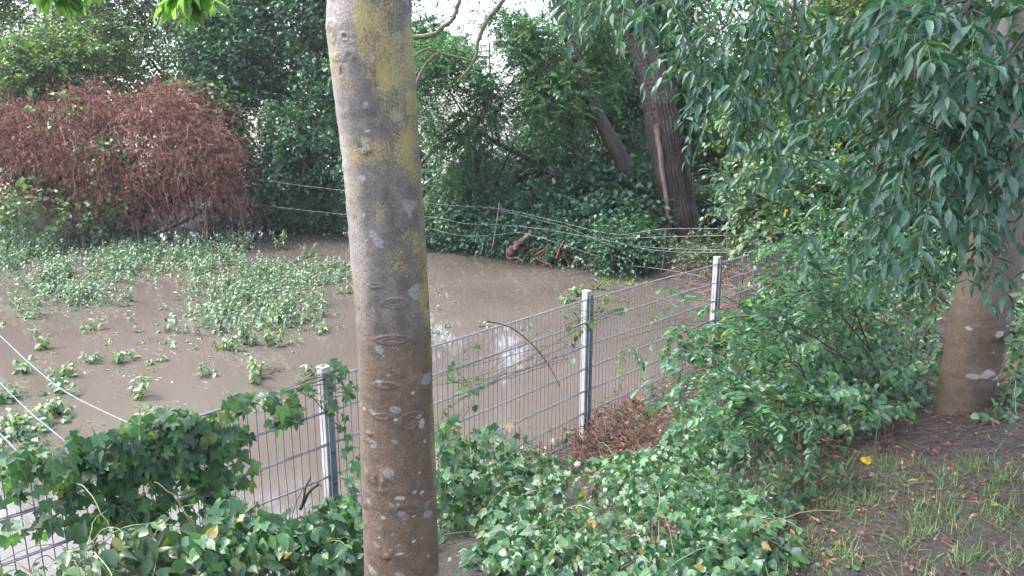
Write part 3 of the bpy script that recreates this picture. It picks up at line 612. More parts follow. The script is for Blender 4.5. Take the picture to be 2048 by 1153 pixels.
# ------------------------------------------------------------------ generic shrubs and trees
def px_blob(px, py, rx, ry, Y, depth=.7):
    c = at(px, py, Y); return (c[0], c[1], c[2], rx * mpp(Y), max(rx, ry) * mpp(Y) * depth, ry * mpp(Y))
def shrub(name, label, cat, blobs, n, mat, seed, leaf=(.07, .045), tl=.45, nl=9, tpl=KITE, droop=.3, ldroop=.3, stems=5, gap=1.0, thr=-.3, group=None, twigs=True, part='foliage',
          trunk_r=.06, root_px=None, comp=None, extra=None, clump=.45, inner=.3, up=.15, smat='twig'):
    r = np.random.default_rng(seed); B = [px_blob(*b_) if len(b_) <= 6 and len(b_) != 6 else px_blob(*b_) for b_ in blobs]
    Bc = np.array(B); wts = Bc[:, 3] * Bc[:, 5]; cx = (Bc[:, 0] * wts).sum() / wts.sum(); cy = (Bc[:, 1] * wts).sum() / wts.sum()
    if root_px: cx, cy = at(root_px[0], 500, root_px[1])[:2]
    gz = float(ground_z(cx, cy)); root = empty(name, (cx, cy, gz)); tag(root, label, cat, group)
    P, d = blob_pts(B, n, r, inner, gap, thr, clump)
    D = nrm(d * .8 + r.normal(0, .55, d.shape) + np.array([0, 0, up])); TL = tl * r.uniform(.5, 1.3, len(P))
    P = P[:]; zz = P[:, 2] > np.maximum(ground_z(P[:, 0], P[:, 1]), 0) + .02; P, D, TL = P[zz], D[zz], TL[zz]
    if comp: a = compound(P, D, TL, comp, leaf[0], leaf[1], droop=droop, ldroop=ldroop, seed=seed)
    else: a = twig_leaves(P, D, TL, nl, leaf[0], leaf[1], droop, ldroop, seed=seed)
    leaf_mesh(part, tpl, *a[:5], mat, root, seed)
    # stems from the root fanning into the blobs
    ln = []; rd = []
    for k in range(stems):
        b_ = B[k % len(B)]; e = np.array(b_[:3]) + r.normal(0, .35, 3) * np.array(b_[3:6]); s = np.array([cx + r.normal(0, .15) * (1 + .3 * stems), cy + r.normal(0, .2), gz - .1])
        m_ = (s + e) / 2 + r.normal(0, .12, 3) * np.linalg.norm(e - s)
        ln.append(curve([s, m_, e], 14)); rd.append(np.linspace(trunk_r, trunk_r * .25, 14))
    for a_, b_ in zip(ln, rd): tubes('stem', a_[None], b_[None], M[smat], root, 7)
    if twigs:
        k = min(len(a[5]), 2600); tubes('twigs', a[5][:k], np.full(a[5][:k].shape[:2], .0028), M[smat], root, 3)
    return root

# far row behind everything, crowns that close the view
def belt(label, blobs, n, mat, seed, leaf=(.17, .11)):
    r = np.random.default_rng(seed); B = [px_blob(*b_) for b_ in blobs]; P, d = blob_pts(B, n, r, .2, .6, -.5)
    a = twig_leaves(P, nrm(d * .6 + r.normal(0, .6, d.shape)), .9 * r.uniform(.5, 1.2, len(P)), 10, leaf[0], leaf[1], seed=seed)
    k = a[0][:, 2] > -.1; o = leaf_mesh('far_wood', KITE, *[q[k] for q in a[:5]], M[mat], None, seed); return tag(o, label, 'wood', None, 'stuff')
belt('hazy wood far behind the left bank', [(0, 130, 330, 260, 32, .3), (420, 130, 300, 260, 32, .3), (700, 200, 150, 200, 33, .3), (-300, 120, 300, 280, 30, .3)], 7000, 'mid', 140)
belt('hazy wood far behind the willow and the right trees', [(1330, 180, 190, 230, 32, .3), (1640, 230, 250, 200, 31, .3), (2000, 150, 300, 300, 30, .3), (1500, 380, 300, 60, 28, .3), (2350, 200, 300, 300, 26, .3), (1130, 250, 90, 40, 34, .3), (1000, 250, 80, 30, 34, .3)], 7500, 'mid', 141)
shrub('tree', 'tall pale green tree at the far left above the dead bush', 'tree', [(60, 60, 260, 200, 22), (260, 100, 200, 160, 21.5), (60, -100, 300, 120, 23), (330, -60, 220, 120, 22), (-120, 120, 200, 260, 21)], 11000, M['pale'], 41, (.095, .062), .6, 10, stems=6, trunk_r=.07, root_px=(200, 23))
shrub('bush', 'bright yellowish bush over the top of the dead bush', 'bush', [(150, 130, 110, 70, 19.4), (60, 150, 90, 60, 19.2)], 2200, M['yellow_green'], 42, (.085, .062), .45, 9, stems=4, root_px=(120, 21))
shrub('tree', 'dark green tree left of the lichen trunk, reaching down to the water', 'tree', [(540, 90, 190, 160, 21), (620, 250, 150, 130, 19.6), (520, 300, 120, 110, 19.4), (440, 170, 140, 130, 20.5), (560, -90, 260, 110, 22), (700, 60, 150, 190, 21), (790, 330, 100, 90, 19)],
      17000, M['dark'], 43, (.10, .072), .55, 10, stems=7, trunk_r=.07, thr=-.4, root_px=(560, 22))
shrub('bush', 'low dark bush trailing over the water left of the lichen trunk', 'bush', [(560, 400, 110, 40, 20.5), (660, 410, 80, 50, 19.8), (480, 420, 60, 40, 20.5)], 2800, M['dark'], 44, (.09, .065), .4, 9, stems=6, trunk_r=.03)
# robinia with ferny leaves
rob = shrub('locust_tree', 'feathery teal locust tree right of the lichen trunk with mossy boughs', 'tree', [(930, 190, 130, 110, 16, .4), (1050, 240, 150, 90, 16, .4), (870, 340, 60, 70, 17, .4), (1010, 110, 140, 90, 16.5, .4), (1080, 60, 120, 50, 17, .3), (1150, 130, 110, 110, 17, .4), (960, 340, 120, 50, 17, .4), (860, 60, 90, 110, 17, .4)],
      8600, M['locust'], 45, (.085, .036), .48, comp=7, droop=.35, ldroop=.2, stems=5, thr=.08, gap=1.5, clump=.32, tpl=KITE, trunk_r=.06, inner=.1, root_px=(900, 19.4))
for k, (pts, r0, r1) in enumerate([([(800, 78), (865, 70), (885, 55), (905, 40), (915, 15), (935, -40)], .045, .035), ([(915, 165), (940, 135), (952, 110), (957, 80), (975, 40), (1000, 10), (1040, -60)], .018, .045),
                         ([(828, 190), (840, 150), (860, 120), (880, 108), (915, 115), (945, 122)], .036, .014), ([(820, 120), (850, 100), (880, 104)], .03, .016)]):
    limb('branch', [at(x, y, 13.2) for x, y in pts], r0, r1, M['moss'], rob, 30, 8, .12, k)
r = np.random.default_rng(145)
P, d = blob_pts([px_blob(1000, -220, 230, 110, 17, .5), px_blob(860, -330, 200, 120, 17, .5), px_blob(1120, -420, 200, 150, 17, .5)], 260, r, .3, 1.6, .2)
a = compound(P, nrm(d + r.normal(0, .5, d.shape)), .6, 7, .11, .05, .3, .2, seed=8); leaf_mesh('upper_crown', KITE, *a[:5], M['locust'], rob, 8)
shrub('tree', 'dark tree behind the leaning trunk and under the hanging leaves', 'tree', [(1180, 240, 100, 120, 19, .5), (1250, 90, 140, 130, 19.5, .5), (1100, 340, 110, 60, 18.6, .5), (1220, 330, 100, 80, 18.4, .4), (1010, 390, 150, 40, 19, .5), (1380, 150, 110, 170, 20, .5), (1450, 330, 100, 90, 20, .5), (1190, 40, 50, 60, 20)],
      13500, M['dark'], 46, (.10, .072), .5, 10, stems=6, trunk_r=.06, root_px=(1180, 20))
shrub('tree', 'distant tree seen through the feathery leaves', 'tree', [(1200, 190, 80, 70, 27), (1290, 20, 90, 120, 27), (740, 190, 80, 120, 27), (1200, 330, 250, 60, 27), (1000, 390, 90, 20, 26)], 5200, M['mid'], 47, (.13, .09), .8, 9, stems=4, trunk_r=.12, root_px=(840, 28))
shrub('tree', 'bright yellow-green tree standing in the open behind the willow', 'tree', [(1620, 160, 150, 150, 14, .6), (1560, 210, 90, 120, 15, .6), (1700, 300, 140, 110, 12.5, .6), (1610, 340, 90, 70, 13, .6), (1750, 80, 160, 150, 14, .6), (1820, 250, 120, 160, 13, .6)],
      9500, M['yellow_green'], 48, (.10, .072), .5, 9, stems=5, trunk_r=.06, thr=-.15, root_px=(1640, 15))
shrub('tree', 'green tree closing the view behind the right trunk', 'tree', [(1950, 200, 200, 260, 12), (2060, 350, 160, 200, 10), (1880, 430, 130, 90, 10.5), (2000, -80, 260, 160, 13), (2060, 560, 120, 80, 9)], 8500, M['mid'], 49, (.10, .065), .5, 9, stems=5, trunk_r=.07, root_px=(2080, 12))
shrub('tree', 'far dark tree at the top right beyond the sky gap', 'tree', [(1750, -20, 160, 150, 22), (1440, 0, 90, 150, 24), (1950, 60, 260, 220, 22), (1650, 200, 260, 160, 24)], 6500, M['mid'], 50, (.13, .085), .7, 9, stems=5, trunk_r=.1)

# ------------------------------------------------------------------ willow and leaning trunk
YW = 15.9
def paint_willow(V, Q, TH, ZZ, R2, CX, sc):
    n_b = noise(V, 6); n_c = noise(V * np.array([1, 1, .3]), 25)
    C = np.array([.046, .026, .020]) * (1 + .25 * n_b[:, None] + .3 * n_c[:, None]); return np.clip(C, .012, .5)
wil = empty('willow', (at(1372, 500, YW)[0], YW, .25)); tag(wil, 'huge dark furrowed willow trunk with a strip of bare pale wood beside the strings', 'tree')
yw = [60, 100, 160, 240, 330, 400, 450, 490, 510]
wl = [1256, 1262, 1278, 1290, 1308, 1322, 1330, 1334, 1332]; wr = [1300, 1312, 1338, 1358, 1374, 1388, 1402, 1416, 1428]
trunk_mesh('trunk', yw, wl, wr, YW, 0, 8.5, M['bark'], wil, 200, 320, (), paint_willow, .2, ridge=.035, rough=.006)
M['barewood'] = plain('bare_wood', (.16, .10, .08), (.34, .23, .19), 5, .8, .8, vscale=(5, 5, .6), dist=.02)
bw = [(1312, 250), (1320, 300), (1326, 350), (1333, 400), (1339, 450), (1345, 492)]
pts = np.array([at(x, y, YW - .36) for x, y in bw]); limb('bare_wood', pts, .055, .04, M['barewood'], wil, 40, 10, .12, 5)
limb('branch', [at(1270, 70, YW), at(1240, -60, YW), at(1180, -260, YW + .5)], .2, .1, M['twig'], wil, 20, 10)
limb('branch', [at(1275, 60, YW), at(1330, -80, YW), at(1420, -280, YW - .5)], .2, .1, M['twig'], wil, 20, 10)
r = np.random.default_rng(77)
P, d = blob_pts([px_blob(1240, -330, 330, 220, 16), px_blob(1500, -380, 240, 220, 15), px_blob(1280, -120, 130, 90, 15)], 1500, r)
a = twig_leaves(P, nrm(d * .5 + r.normal(0, .5, d.shape) - UZ * .5), 1.0, 14, .11, .022, .5, .6, seed=7); leaf_mesh('crown', KITE, *a[:5], M['mid'], wil, 7)
lean = empty('leaning_tree', tuple(at(1250, 345, 16.6) * np.array([1, 1, 0]) + UZ * .3)); tag(lean, 'bare brown trunk leaning left, rising from the bushes beside the willow', 'tree')
yl = [60, 130, 180, 230, 280, 310, 338]
trunk_mesh('trunk', yl, [1118, 1150, 1165, 1182, 1205, 1218, 1232], [1138, 1172, 1190, 1210, 1240, 1256, 1272], 16.4, .2, 5.2, M['bark'], lean, 90, 200, (), paint_willow, .5, ridge=.012, rough=.004)
limb('branch', [at(1132, 70, 16.4), at(1100, -40, 16.4), at(1030, -200, 16)], .13, .06, M['twig'], lean, 20, 8)
r = np.random.default_rng(78)
P, d = blob_pts([px_blob(1080, -330, 200, 140, 16), px_blob(900, -420, 160, 120, 17)], 420, r)
a = twig_leaves(P, nrm(d + r.normal(0, .5, d.shape)), .7, 10, .11, .06, .3, .3, seed=8); leaf_mesh('crown', KITE, *a[:5], M['teal'], lean, 8)
fl = empty('fallen_limb', tuple(at(1150, 400, 17))); tag(fl, 'dark bare limb arching through the shade right of the lichen trunk', 'branch')
limb('bough', [at(x, y, 16.6) for x, y in [(840, 330), (870, 300), (905, 275), (960, 268), (1000, 290), (1050, 315), (1100, 345), (1160, 355)]], .035, .06, M['twig'], fl, 40, 8, .12, 1)
limb('bough', [at(x, y, 16.6) for x, y in [(1040, 408), (1075, 402), (1100, 385), (1090, 360), (1125, 345), (1160, 350)]], .07, .05, M['twig'], fl, 30, 8, .1, 2)
limb('bough', [at(x, y, 16.6) for x, y in [(1000, 290), (990, 250), (1005, 200), (1030, 150)]], .03, .015, M['twig'], fl, 24, 6, .12, 3)
limb('bough', [at(x, y, 16.6) for x, y in [(1060, 318), (1090, 285), (1140, 260), (1180, 250)]], .025, .01, M['twig'], fl, 24, 6, .12, 4)

# ------------------------------------------------------------------ undergrowth on the far bank
shrub('bramble', 'round-leaved bramble thicket between the leaning trunk and the willow', 'bush', [(1220, 405, 80, 50, 16.4, .4), (1140, 430, 80, 45, 16.4, .4), (1240, 450, 60, 40, 15.6, .4), (1245, 370, 45, 30, 16.6, .4)], 3400, M['dark'], 51, (.12, .10), .5, 8, ROUND, stems=8, trunk_r=.015)
shrub('bramble', 'dark bramble mass right of the lichen trunk overhanging the water', 'bush', [(900, 440, 70, 40, 17.2), (980, 452, 80, 33, 16.9), (1060, 452, 70, 38, 16.4), (860, 460, 60, 30, 17.8)], 4600, M['dark'], 52, (.10, .075), .45, 9, KITE, stems=8, trunk_r=.015)
shrub('bramble', 'low bramble shoots dipping in the water before the willow', 'bush', [(1180, 490, 60, 25, 15.2), (1250, 490, 50, 30, 14.6), (1120, 480, 50, 28, 15.8), (1230, 515, 40, 16, 14.2)], 2400, M['dark'], 53, (.08, .06), .4, 8, KITE, stems=8, trunk_r=.012)
shrub('nettle_patch', 'small green weeds at the foot of the willow', 'plant', [(1425, 492, 22, 10, 14.2), (1375, 512, 40, 8, 13.6), (1440, 505, 25, 9, 13.2), (1420, 518, 40, 8, 12.6)], 220, M['mid'], 54, (.07, .04), .25, 7, OVATE, stems=5, trunk_r=.006)
shrub('ivy_shrub', 'glossy dark ivy mound to the right of the willow base', 'bush', [(1440, 430, 60, 35, 17), (1500, 400, 60, 40, 17.5), (1560, 440, 70, 30, 16)], 2600, M['dark'], 55, (.08, .06), .35, 8, stems=6, trunk_r=.012)
shrub('sapling', 'young green maple sapling with one yellow leaf cluster above the far fence end', 'tree', [(1540, 400, 70, 45, 10.5), (1640, 400, 70, 40, 9.8), (1600, 450, 60, 30, 9.6), (1530, 400, 40, 25, 11)], 1300, M['mid'], 56, (.085, .065), .4, 8, OVATE, stems=5, trunk_r=.015)

# ------------------------------------------------------------------ dead brown bush
r = np.random.default_rng(61); YB = 18.2
db = empty('dead_bush', (at(240, 440, YB)[0], YB, 0)); tag(db, 'big rust-brown dead bush of tangled twigs drooping to the water', 'bush')
N = 6500; BB = [px_blob(260, 300, 200, 120, YB, .6), px_blob(110, 290, 150, 90, YB, .6), px_blob(380, 340, 90, 100, YB - .4, .6), px_blob(40, 300, 90, 70, YB, .6), px_blob(280, 210, 100, 50, YB, .6), px_blob(230, 375, 200, 40, YB, .5), px_blob(400, 390, 70, 45, YB - .4, .5), px_blob(10, 260, 80, 50, YB, .5)]
P, d = blob_pts(BB, N, r, .5, 1.0, -.6); n = len(P)
D = nrm(d * np.array([1, 1, .4]) + r.normal(0, 1.1, d.shape)); TL = r.uniform(.25, .9, n); t = np.linspace(0, 1, 7)[None, :, None]
dr = r.uniform(.05, .6, n)
TP = P[:, None] + D[:, None] * t * TL[:, None, None] - UZ * (t ** 2) * (dr * TL)[:, None, None] + np.cumsum(r.normal(0, .035, (n, 7, 3)), 1)
tubes('twigs', TP, np.linspace(1, .45, 7)[None] * r.uniform(.0028, .0075, n)[:, None], M['deadtwig'], db, 3)
# long hanging shoots reaching to the water
H = 70; hx = r.uniform(60, 480, H); hy = r.uniform(370, 430, H); b0 = np.array([at(x, y, YB - r.uniform(.3, 1.1)) for x, y in zip(hx, hy)])
ht = np.linspace(0, 1, 7)[None, :, None]; hl = r.uniform(.4, 1.15, H)
HP = b0[:, None] + np.array([.1, -.2, -1.]) * ht * hl[:, None, None] + np.cumsum(r.normal(0, .035, (H, 7, 3)) * np.array([1, 1, .4]), 1)
HP[:, :, 2] = np.maximum(HP[:, :, 2], -.05)
tubes('hanging_shoots', HP, np.linspace(1, .5, 7)[None] * r.uniform(.005, .011, H)[:, None], M['deadtwig'], db, 4)
k = r.integers(0, n, 80000); kk = r.integers(1, 7, 80000); lp = TP[k, kk]
leaf_mesh('dead_leaves', DRY, lp, nrm(r.normal(0, .45, lp.shape) - UZ), nrm(r.normal(size=lp.shape)), r.uniform(.05, .11, len(lp)), r.uniform(.03, .055, len(lp)), M['dead'], db, 6, .5)
ln = [curve([np.array([at(240, 440, YB)[0] + r.normal(0, .5), YB + r.normal(0, .4), -.2]), np.array(b_[:3]) - UZ * .4, np.array(b_[:3]) + r.normal(0, .3, 3)], 14) for b_ in BB]
tubes('stem', np.array(ln), np.tile(np.linspace(.04, .012, 14), (len(ln), 1)), M['twig'], db, 6)
shrub('bramble', 'few green leafy shoots growing through the dead bush', 'plant', [(100, 230, 30, 25, 17.2), (60, 370, 50, 30, 17), (40, 400, 90, 35, 16.8), (170, 420, 80, 20, 16.8), (220, 310, 25, 15, 17), (190, 380, 30, 25, 16.9), (340, 250, 12, 12, 17), (400, 200, 60, 40, 19), (430, 380, 20, 40, 17.5)], 380, M['pale'], 62, (.10, .08), .35, 6, ROUND, stems=8, trunk_r=.006, thr=-2)

# ------------------------------------------------------------------ flooded weeds
def weed(base, h, leaf, r, lean=None):
    """droopy weed: a bent stem with drooping ovate leaves; returns arrays"""
    l = lean if lean is not None else r.normal(0, .25, 2)
    nl = max(6, int(h / .022)); t = (np.arange(nl) + 1) / nl
    st = base + np.stack([l[0] * h * t ** 1.5, l[1] * h * t ** 1.5, h * (t - .18 * t ** 2)], 1) - UZ * .03
    ph = r.uniform(0, 6.28) + np.arange(nl) * 1.9 + r.normal(0, .3, nl)
    D = np.stack([np.cos(ph), np.sin(ph), r.uniform(-1.1, .1, nl)], 1); Nn = np.stack([np.cos(ph) * .7, np.sin(ph) * .7, np.ones(nl) * .6], 1) + r.normal(0, .25, (nl, 3))
    LL = leaf * r.uniform(.55, 1.2, nl) * (1.1 - .35 * t); return st, nrm(D), nrm(Nn), LL, LL * .55
def weed_plant(name, label, px, py, h, seed, leaf=.085, group='flooded weeds standing in the water', mat='flood', k=1, spread=.06):
    r = np.random.default_rng(seed); b0 = onz(px, py, 0); e = empty(name, tuple(b0)); tag(e, label, 'plant', group)
    S, A = [], []
    for j in range(k):
        w = weed(b0 + np.append(r.normal(0, spread, 2), 0), h * r.uniform(.7, 1.1), leaf, r); A.append(w); S.append(curve(np.vstack([w[0][:1] - UZ * .1, w[0]]), 8))
    A = [np.concatenate([a_[i] for a_ in A]) for i in range(5)]
    leaf_mesh('foliage', OVATE, *A, M[mat], e, seed, .3); tubes('stem', np.array(S), np.full((k, 8), .004), M['vine'], e, 4)
    return e
WE = [(560, 645, .26, 3, 'tall drooping weed on the right of the open water'), (500, 690, .22, 3, 'drooping weed clump left of the tall one in open water'), (550, 690, .30, 2, 'weed pair with hanging leaves near the trunk'),
      (455, 700, .15, 4, 'low sprawling weed clump in mid water'), (240, 722, .12, 3, 'small rounded weed, middle of a row of three'), (187, 724, .10, 3, 'small rounded weed, leftmost of a row of three'), (313, 724, .07, 2, 'smallest rounded weed, rightmost of a row of three'),
      (188, 660, .12, 2, 'little weed with a floating tail on the left'), (72, 700, .25, 1, 'thin upright weed stalk at the left'), (130, 760, .14, 3, 'weed clump beside the upper rope'), (50, 745, .13, 3, 'pale weed tuft at the left edge over the upper rope'),
      (293, 830, .08, 3, 'round weed tuft just above the fence rail'), (284, 790, .20, 1, 'upright spike weed above the fence rail'), (430, 750, .12, 1, 'thin weed sprig with floating leaves'), (510, 760, .22, 2, 'yellowish stalk weed beside the floating nest of debris'),
      (610, 640, .10, 2, 'two-leaved weed near the trunk'), (640, 665, .10, 3, 'low weed mat touching the trunk edge'), (560, 500, .35, 2, 'tallest weed with bright leaves by the dark far bank'), (620, 515, .25, 2, 'upright weed by the far dark water'),
      (330, 645, .05, 1, 'bent weed stem lying on the water'), (690, 585, .12, 1, 'lone weed left of the lichen trunk'), (60, 860, .16, 4, 'weed clump between the two lower ropes'), (110, 830, .16, 4, 'weed clump crossing the middle rope'), (20, 800, .16, 4, 'weed clump at the left edge over the middle rope'),
      (1150, 590, .14, 4, 'drooping weed standing just beyond the second post'), (1130, 605, .10, 3, 'low weed in front of the drooping one beyond the fence'), (1190, 580, .10, 3, 'weed right behind the second post top'), (420, 620, .10, 3, 'weed clump on the edge of the big green patch'), (480, 590, .12, 4, 'rounded weed at the lower right of the green patch'),
      (100, 585, .1, 4, 'pale weed cluster below the left green patch'), (520, 800, .05, 2, 'flat weed by the floating twigs'), (620, 750, .07, 3, 'weed mat behind the first post')]
for i, (x, y, h, k, lb) in enumerate(WE): weed_plant('flooded_weed', lb, x, y, h * 1.5 + .05, 700 + i, k=k + 2, leaf=.10, mat='flood2')
r_w = np.random.default_rng(870); q_ = 0
while q_ < 42:
    x, y = (r_w.uniform(20, 690), r_w.uniform(590, 860)) if q_ < 34 else (r_w.uniform(870, 1120), r_w.uniform(560, 700))
    if any(abs(x - w_[0]) < 28 and abs(y - w_[1]) < 22 for w_ in WE) or (q_ < 34 and y > 830 - x * .13): continue
    weed_plant('flooded_sprig', 'tiny wilted sprig just breaking the surface of the brown water', x, y, r_w.uniform(.03, .13), 900 + q_, mat='flood2', leaf=r_w.uniform(.05, .08), group='tiny wilted sprigs in the water', k=2, spread=.08); q_ += 1
def weed_patch(name, label, regs, seed, mat='flood', leaf=.078, hs=(.08, .3), kind='stuff'):
    r = np.random.default_rng(seed); A = []; S = []
    for (px, py, rx, ry, n) in regs:
        for j in range(n):
            a_ = r.uniform(0, 6.28); q = math.sqrt(r.random()); x, y = px + rx * q * math.cos(a_), py + ry * q * math.sin(a_)
            b0 = onz(x, y, .12 if mat == 'duck' else 0)
            if noise(b0[None], 1.6)[0] + r.normal(0, .3) < -.12: continue
            b0[2] = max(0., float(ground_z(b0[0], b0[1]))); w = weed(b0, r.uniform(*hs), leaf, r); A.append(w)
    A = [np.concatenate([a_[i] for a_ in A]) for i in range(5)]
    o = leaf_mesh(name, OVATE, *A, M[mat], None, seed, .4); return tag(o, label, 'weeds', None, kind)
weed_patch('flooded_weeds', 'dense mint-green weed bed in the water at the far left', [(60, 465, 130, 45, 800), (60, 540, 90, 40, 420), (200, 465, 120, 30, 420)], 81, hs=(.2, .65))
weed_patch('flooded_weeds', 'broad green weed bed under the hanging dead shoots', [(370, 500, 130, 35, 420), (300, 560, 130, 45, 360), (440, 570, 110, 45, 300), (400, 625, 260, 45, 170), (130, 610, 110, 40, 90), (520, 640, 150, 30, 60), (200, 600, 90, 20, 150), (230, 520, 90, 30, 240), (380, 610, 160, 20, 110)], 82, hs=(.12, .5))
weed_patch('flooded_weeds', 'weed bed stretching right to the lichen trunk', [(620, 545, 100, 28, 420), (540, 570, 80, 30, 200)], 83, hs=(.08, .25))
weed_patch('flooded_weeds', 'half-sunk weeds just right of the lichen trunk', [(900, 600, 40, 28, 120), (880, 645, 22, 30, 60), (1000, 650, 50, 10, 26), (940, 570, 30, 12, 20)], 84, hs=(.04, .22))
weed_patch('bright_ground_weed', 'bright green weed mat at the water edge before the willow', [(1270, 550, 70, 9, 130), (1350, 556, 70, 9, 130), (1250, 535, 50, 8, 60)], 85, 'duck', .06, (.03, .1))
weed_patch('flooded_weeds', 'leafy weeds crowding the water at the left edge round the ropes', [(50, 810, 100, 80, 46), (30, 880, 60, 30, 16)], 88, leaf=.10, hs=(.06, .25))
weed_patch('flooded_weeds', 'thin scatter of wilted weeds over the middle of the water', [(330, 640, 330, 60, 110), (560, 650, 140, 70, 60)], 89, leaf=.08, hs=(.02, .12))
# floating leaves and bits
r = np.random.default_rng(86); fx = np.concatenate([r.uniform(0, 700, 150), r.uniform(150, 650, 160), r.uniform(860, 1200, 60)]); fy = np.concatenate([r.uniform(560, 870, 150), r.uniform(590, 720, 160), r.uniform(540, 760, 60)])
FP = np.array([onz(x, y, .004) for x, y in zip(fx, fy)]); an = r.normal(0, .5, len(FP)); DD = np.stack([np.cos(an), np.sin(an) * .6, an * 0], 1)
FP = FP[noise(FP, 1.6) > .1]; DD = DD[:len(FP)]
o = leaf_mesh('floating_leaves', LANCE, FP, DD, np.tile(UZ, (len(FP), 1)) + r.normal(0, .04, FP.shape), r.uniform(.03, .10, len(FP)), r.uniform(.012, .04, len(FP)), M['flood'], None, 9, .05)
tag(o, 'scattered leaves and bits floating on the brown water', 'leaves', None, 'stuff')
fd = empty('floating_debris', tuple(onz(540, 742, 0))); tag(fd, 'nest of brown twigs floating near the first fence post', 'debris')
c0 = onz(540, 742, .01); n = 90; q = c0 + r.normal(0, 1, (n, 3)) * np.array([.09, .06, .012]); dd = nrm(r.normal(size=(n, 3)) * np.array([1, 1, .15]))
tubes('twigs', np.stack([q - dd * .06, q, q + dd * .06], 1), np.full((n, 3), .0025), M['straw'], fd, 3)

# ------------------------------------------------------------------ strings, stakes, ropes, log
ef = empty('string_fence', tuple(at(1328, 540, 13.4))); tag(ef, 'thin white strings on two stakes across the far bank', 'fence')
S1, S2 = 15.2, 13.2
limb('stake', [at(999, 404, S1), at(992, 455, S1), at(984, 500, S1)], .010, .012, M['post_wood'], ef, 10, 8, .15)
limb('stake', [at(1334, 452, 13.4), at(1330, 500, 13.4), at(1324, 546, 13.4)], .024, .026, M['twig'], ef, 10, 8, .1)
WR = [[(470, 350, 18.4), (560, 366, 17.8), (690, 382, 16.6), (870, 408, 15.9), (998, 418, S1), (1110, 442, 14.6), (1230, 469, 14), (1332, 458, S2), (1540, 459, 10.8), (1660, 455, 9.6)],
      [(470, 405, 18.2), (700, 430, 16.5), (860, 434, 15.9), (925, 447, 15.6), (1000, 450, S1), (1080, 458, 14.6), (1180, 475, 14.1), (1250, 488, 13.7), (1330, 497, S2), (1540, 502, 10.8), (1660, 500, 9.6)],
      [(860, 458, 15.8), (925, 472, 15.5), (992, 470, S1), (1040, 466, 14.9), (1110, 485, 14.5), (1200, 514, 13.9), (1215, 520, 13.8)],
      [(1230, 477, 14), (1332, 474, S2), (1540, 469, 10.8), (1640, 466, 9.8)], [(1240, 488, 14), (1332, 503, S2), (1540, 506, 10.8)],
      [(1265, 532, 13.6), (1326, 539, S2), (1400, 552, 12.4)], [(1000, 420, S1), (1075, 440, 14.8), (1125, 452, 14.5), (1170, 470, 14.2), (1240, 500, 13.8)]]
for w in WR: tubes('string', curve([at(*q) for q in w], 50)[None], np.full((1, 50), .0022), M['cord'], ef, 4)
sk = empty('thin_cane', tuple(at(1455, 540, 8.2))); tag(sk, 'thin reddish cane sticking up behind the third fence post', 'stake')
limb('cane', [at(1452, 545, 8), at(1454, 500, 8), at(1453, 455, 8)], .004, .003, M['deadtwig'], sk, 8, 5)
def rope(pts, label):
    P = curve(pts, 120); e = empty('rope', tuple(P[-1])); tag(e, label, 'rope', 'pale blue ropes tied to the fence')
    t = np.arange(120) * 1.4; T_ = nrm(np.gradient(P, axis=0)); A = nrm(np.cross(T_, UZ)); B_ = np.cross(T_, A)
    st = [P + (A * np.cos(t + f)[:, None] + B_ * np.sin(t + f)[:, None]) * .0014 for f in (0, 2.1, 4.2)]
    tubes('strands', np.array(st), np.full((3, 120), .0017), M['rope'], e, 5)
fz = lambda px, py: onz(px, py, ZT)
rope([at(-300, 380, 8), at(-120, 560, 5.6), at(0, 672, 4.6), at(60, 728, 4.2), at(125, 780, 3.9), at(200, 820, 3.6), fz(283, 857)], 'uppermost pale blue rope, ending on the top rail amid the hop leaves')
rope([at(-260, 480, 7), at(-120, 640, 4.8), at(0, 766, 3.9), at(60, 825, 3.5), at(100, 858, 3.3), fz(142, 894)], 'middle pale blue rope at the left edge above the fence')
rope([at(-260, 620, 6), at(-100, 775, 4.0), at(0, 868, 3.3), at(22, 890, 3.1), fz(50, 920)], 'lowest and shortest pale blue rope at the left edge')
lg = empty('log', tuple(at(1030, 500, 16.2))); tag(lg, 'broken reddish piece of wood slanting out of the water under the strings', 'log')
limb('wood', [at(1018, 508, 15.3), at(1035, 488, 15.3), at(1062, 464, 15.3)], .10, .045, M['redwood'], lg, 14, 7, .2, 4)
r = np.random.default_rng(90)
c0 = at(1110, 508, 15); n = 60; q = c0 + r.normal(0, 1, (n, 3)) * np.array([.5, .2, .12]); dd = nrm(r.normal(size=(n, 3)))
o = tubes('driftwood_twigs', np.stack([q - dd * .2, q + r.normal(0, .03, q.shape), q + dd * .2], 1), np.full((n, 3), .007), M['deadtwig'], None, 3); tag(o, 'tangle of brown flood twigs caught at the far bank', 'debris', None, 'stuff')

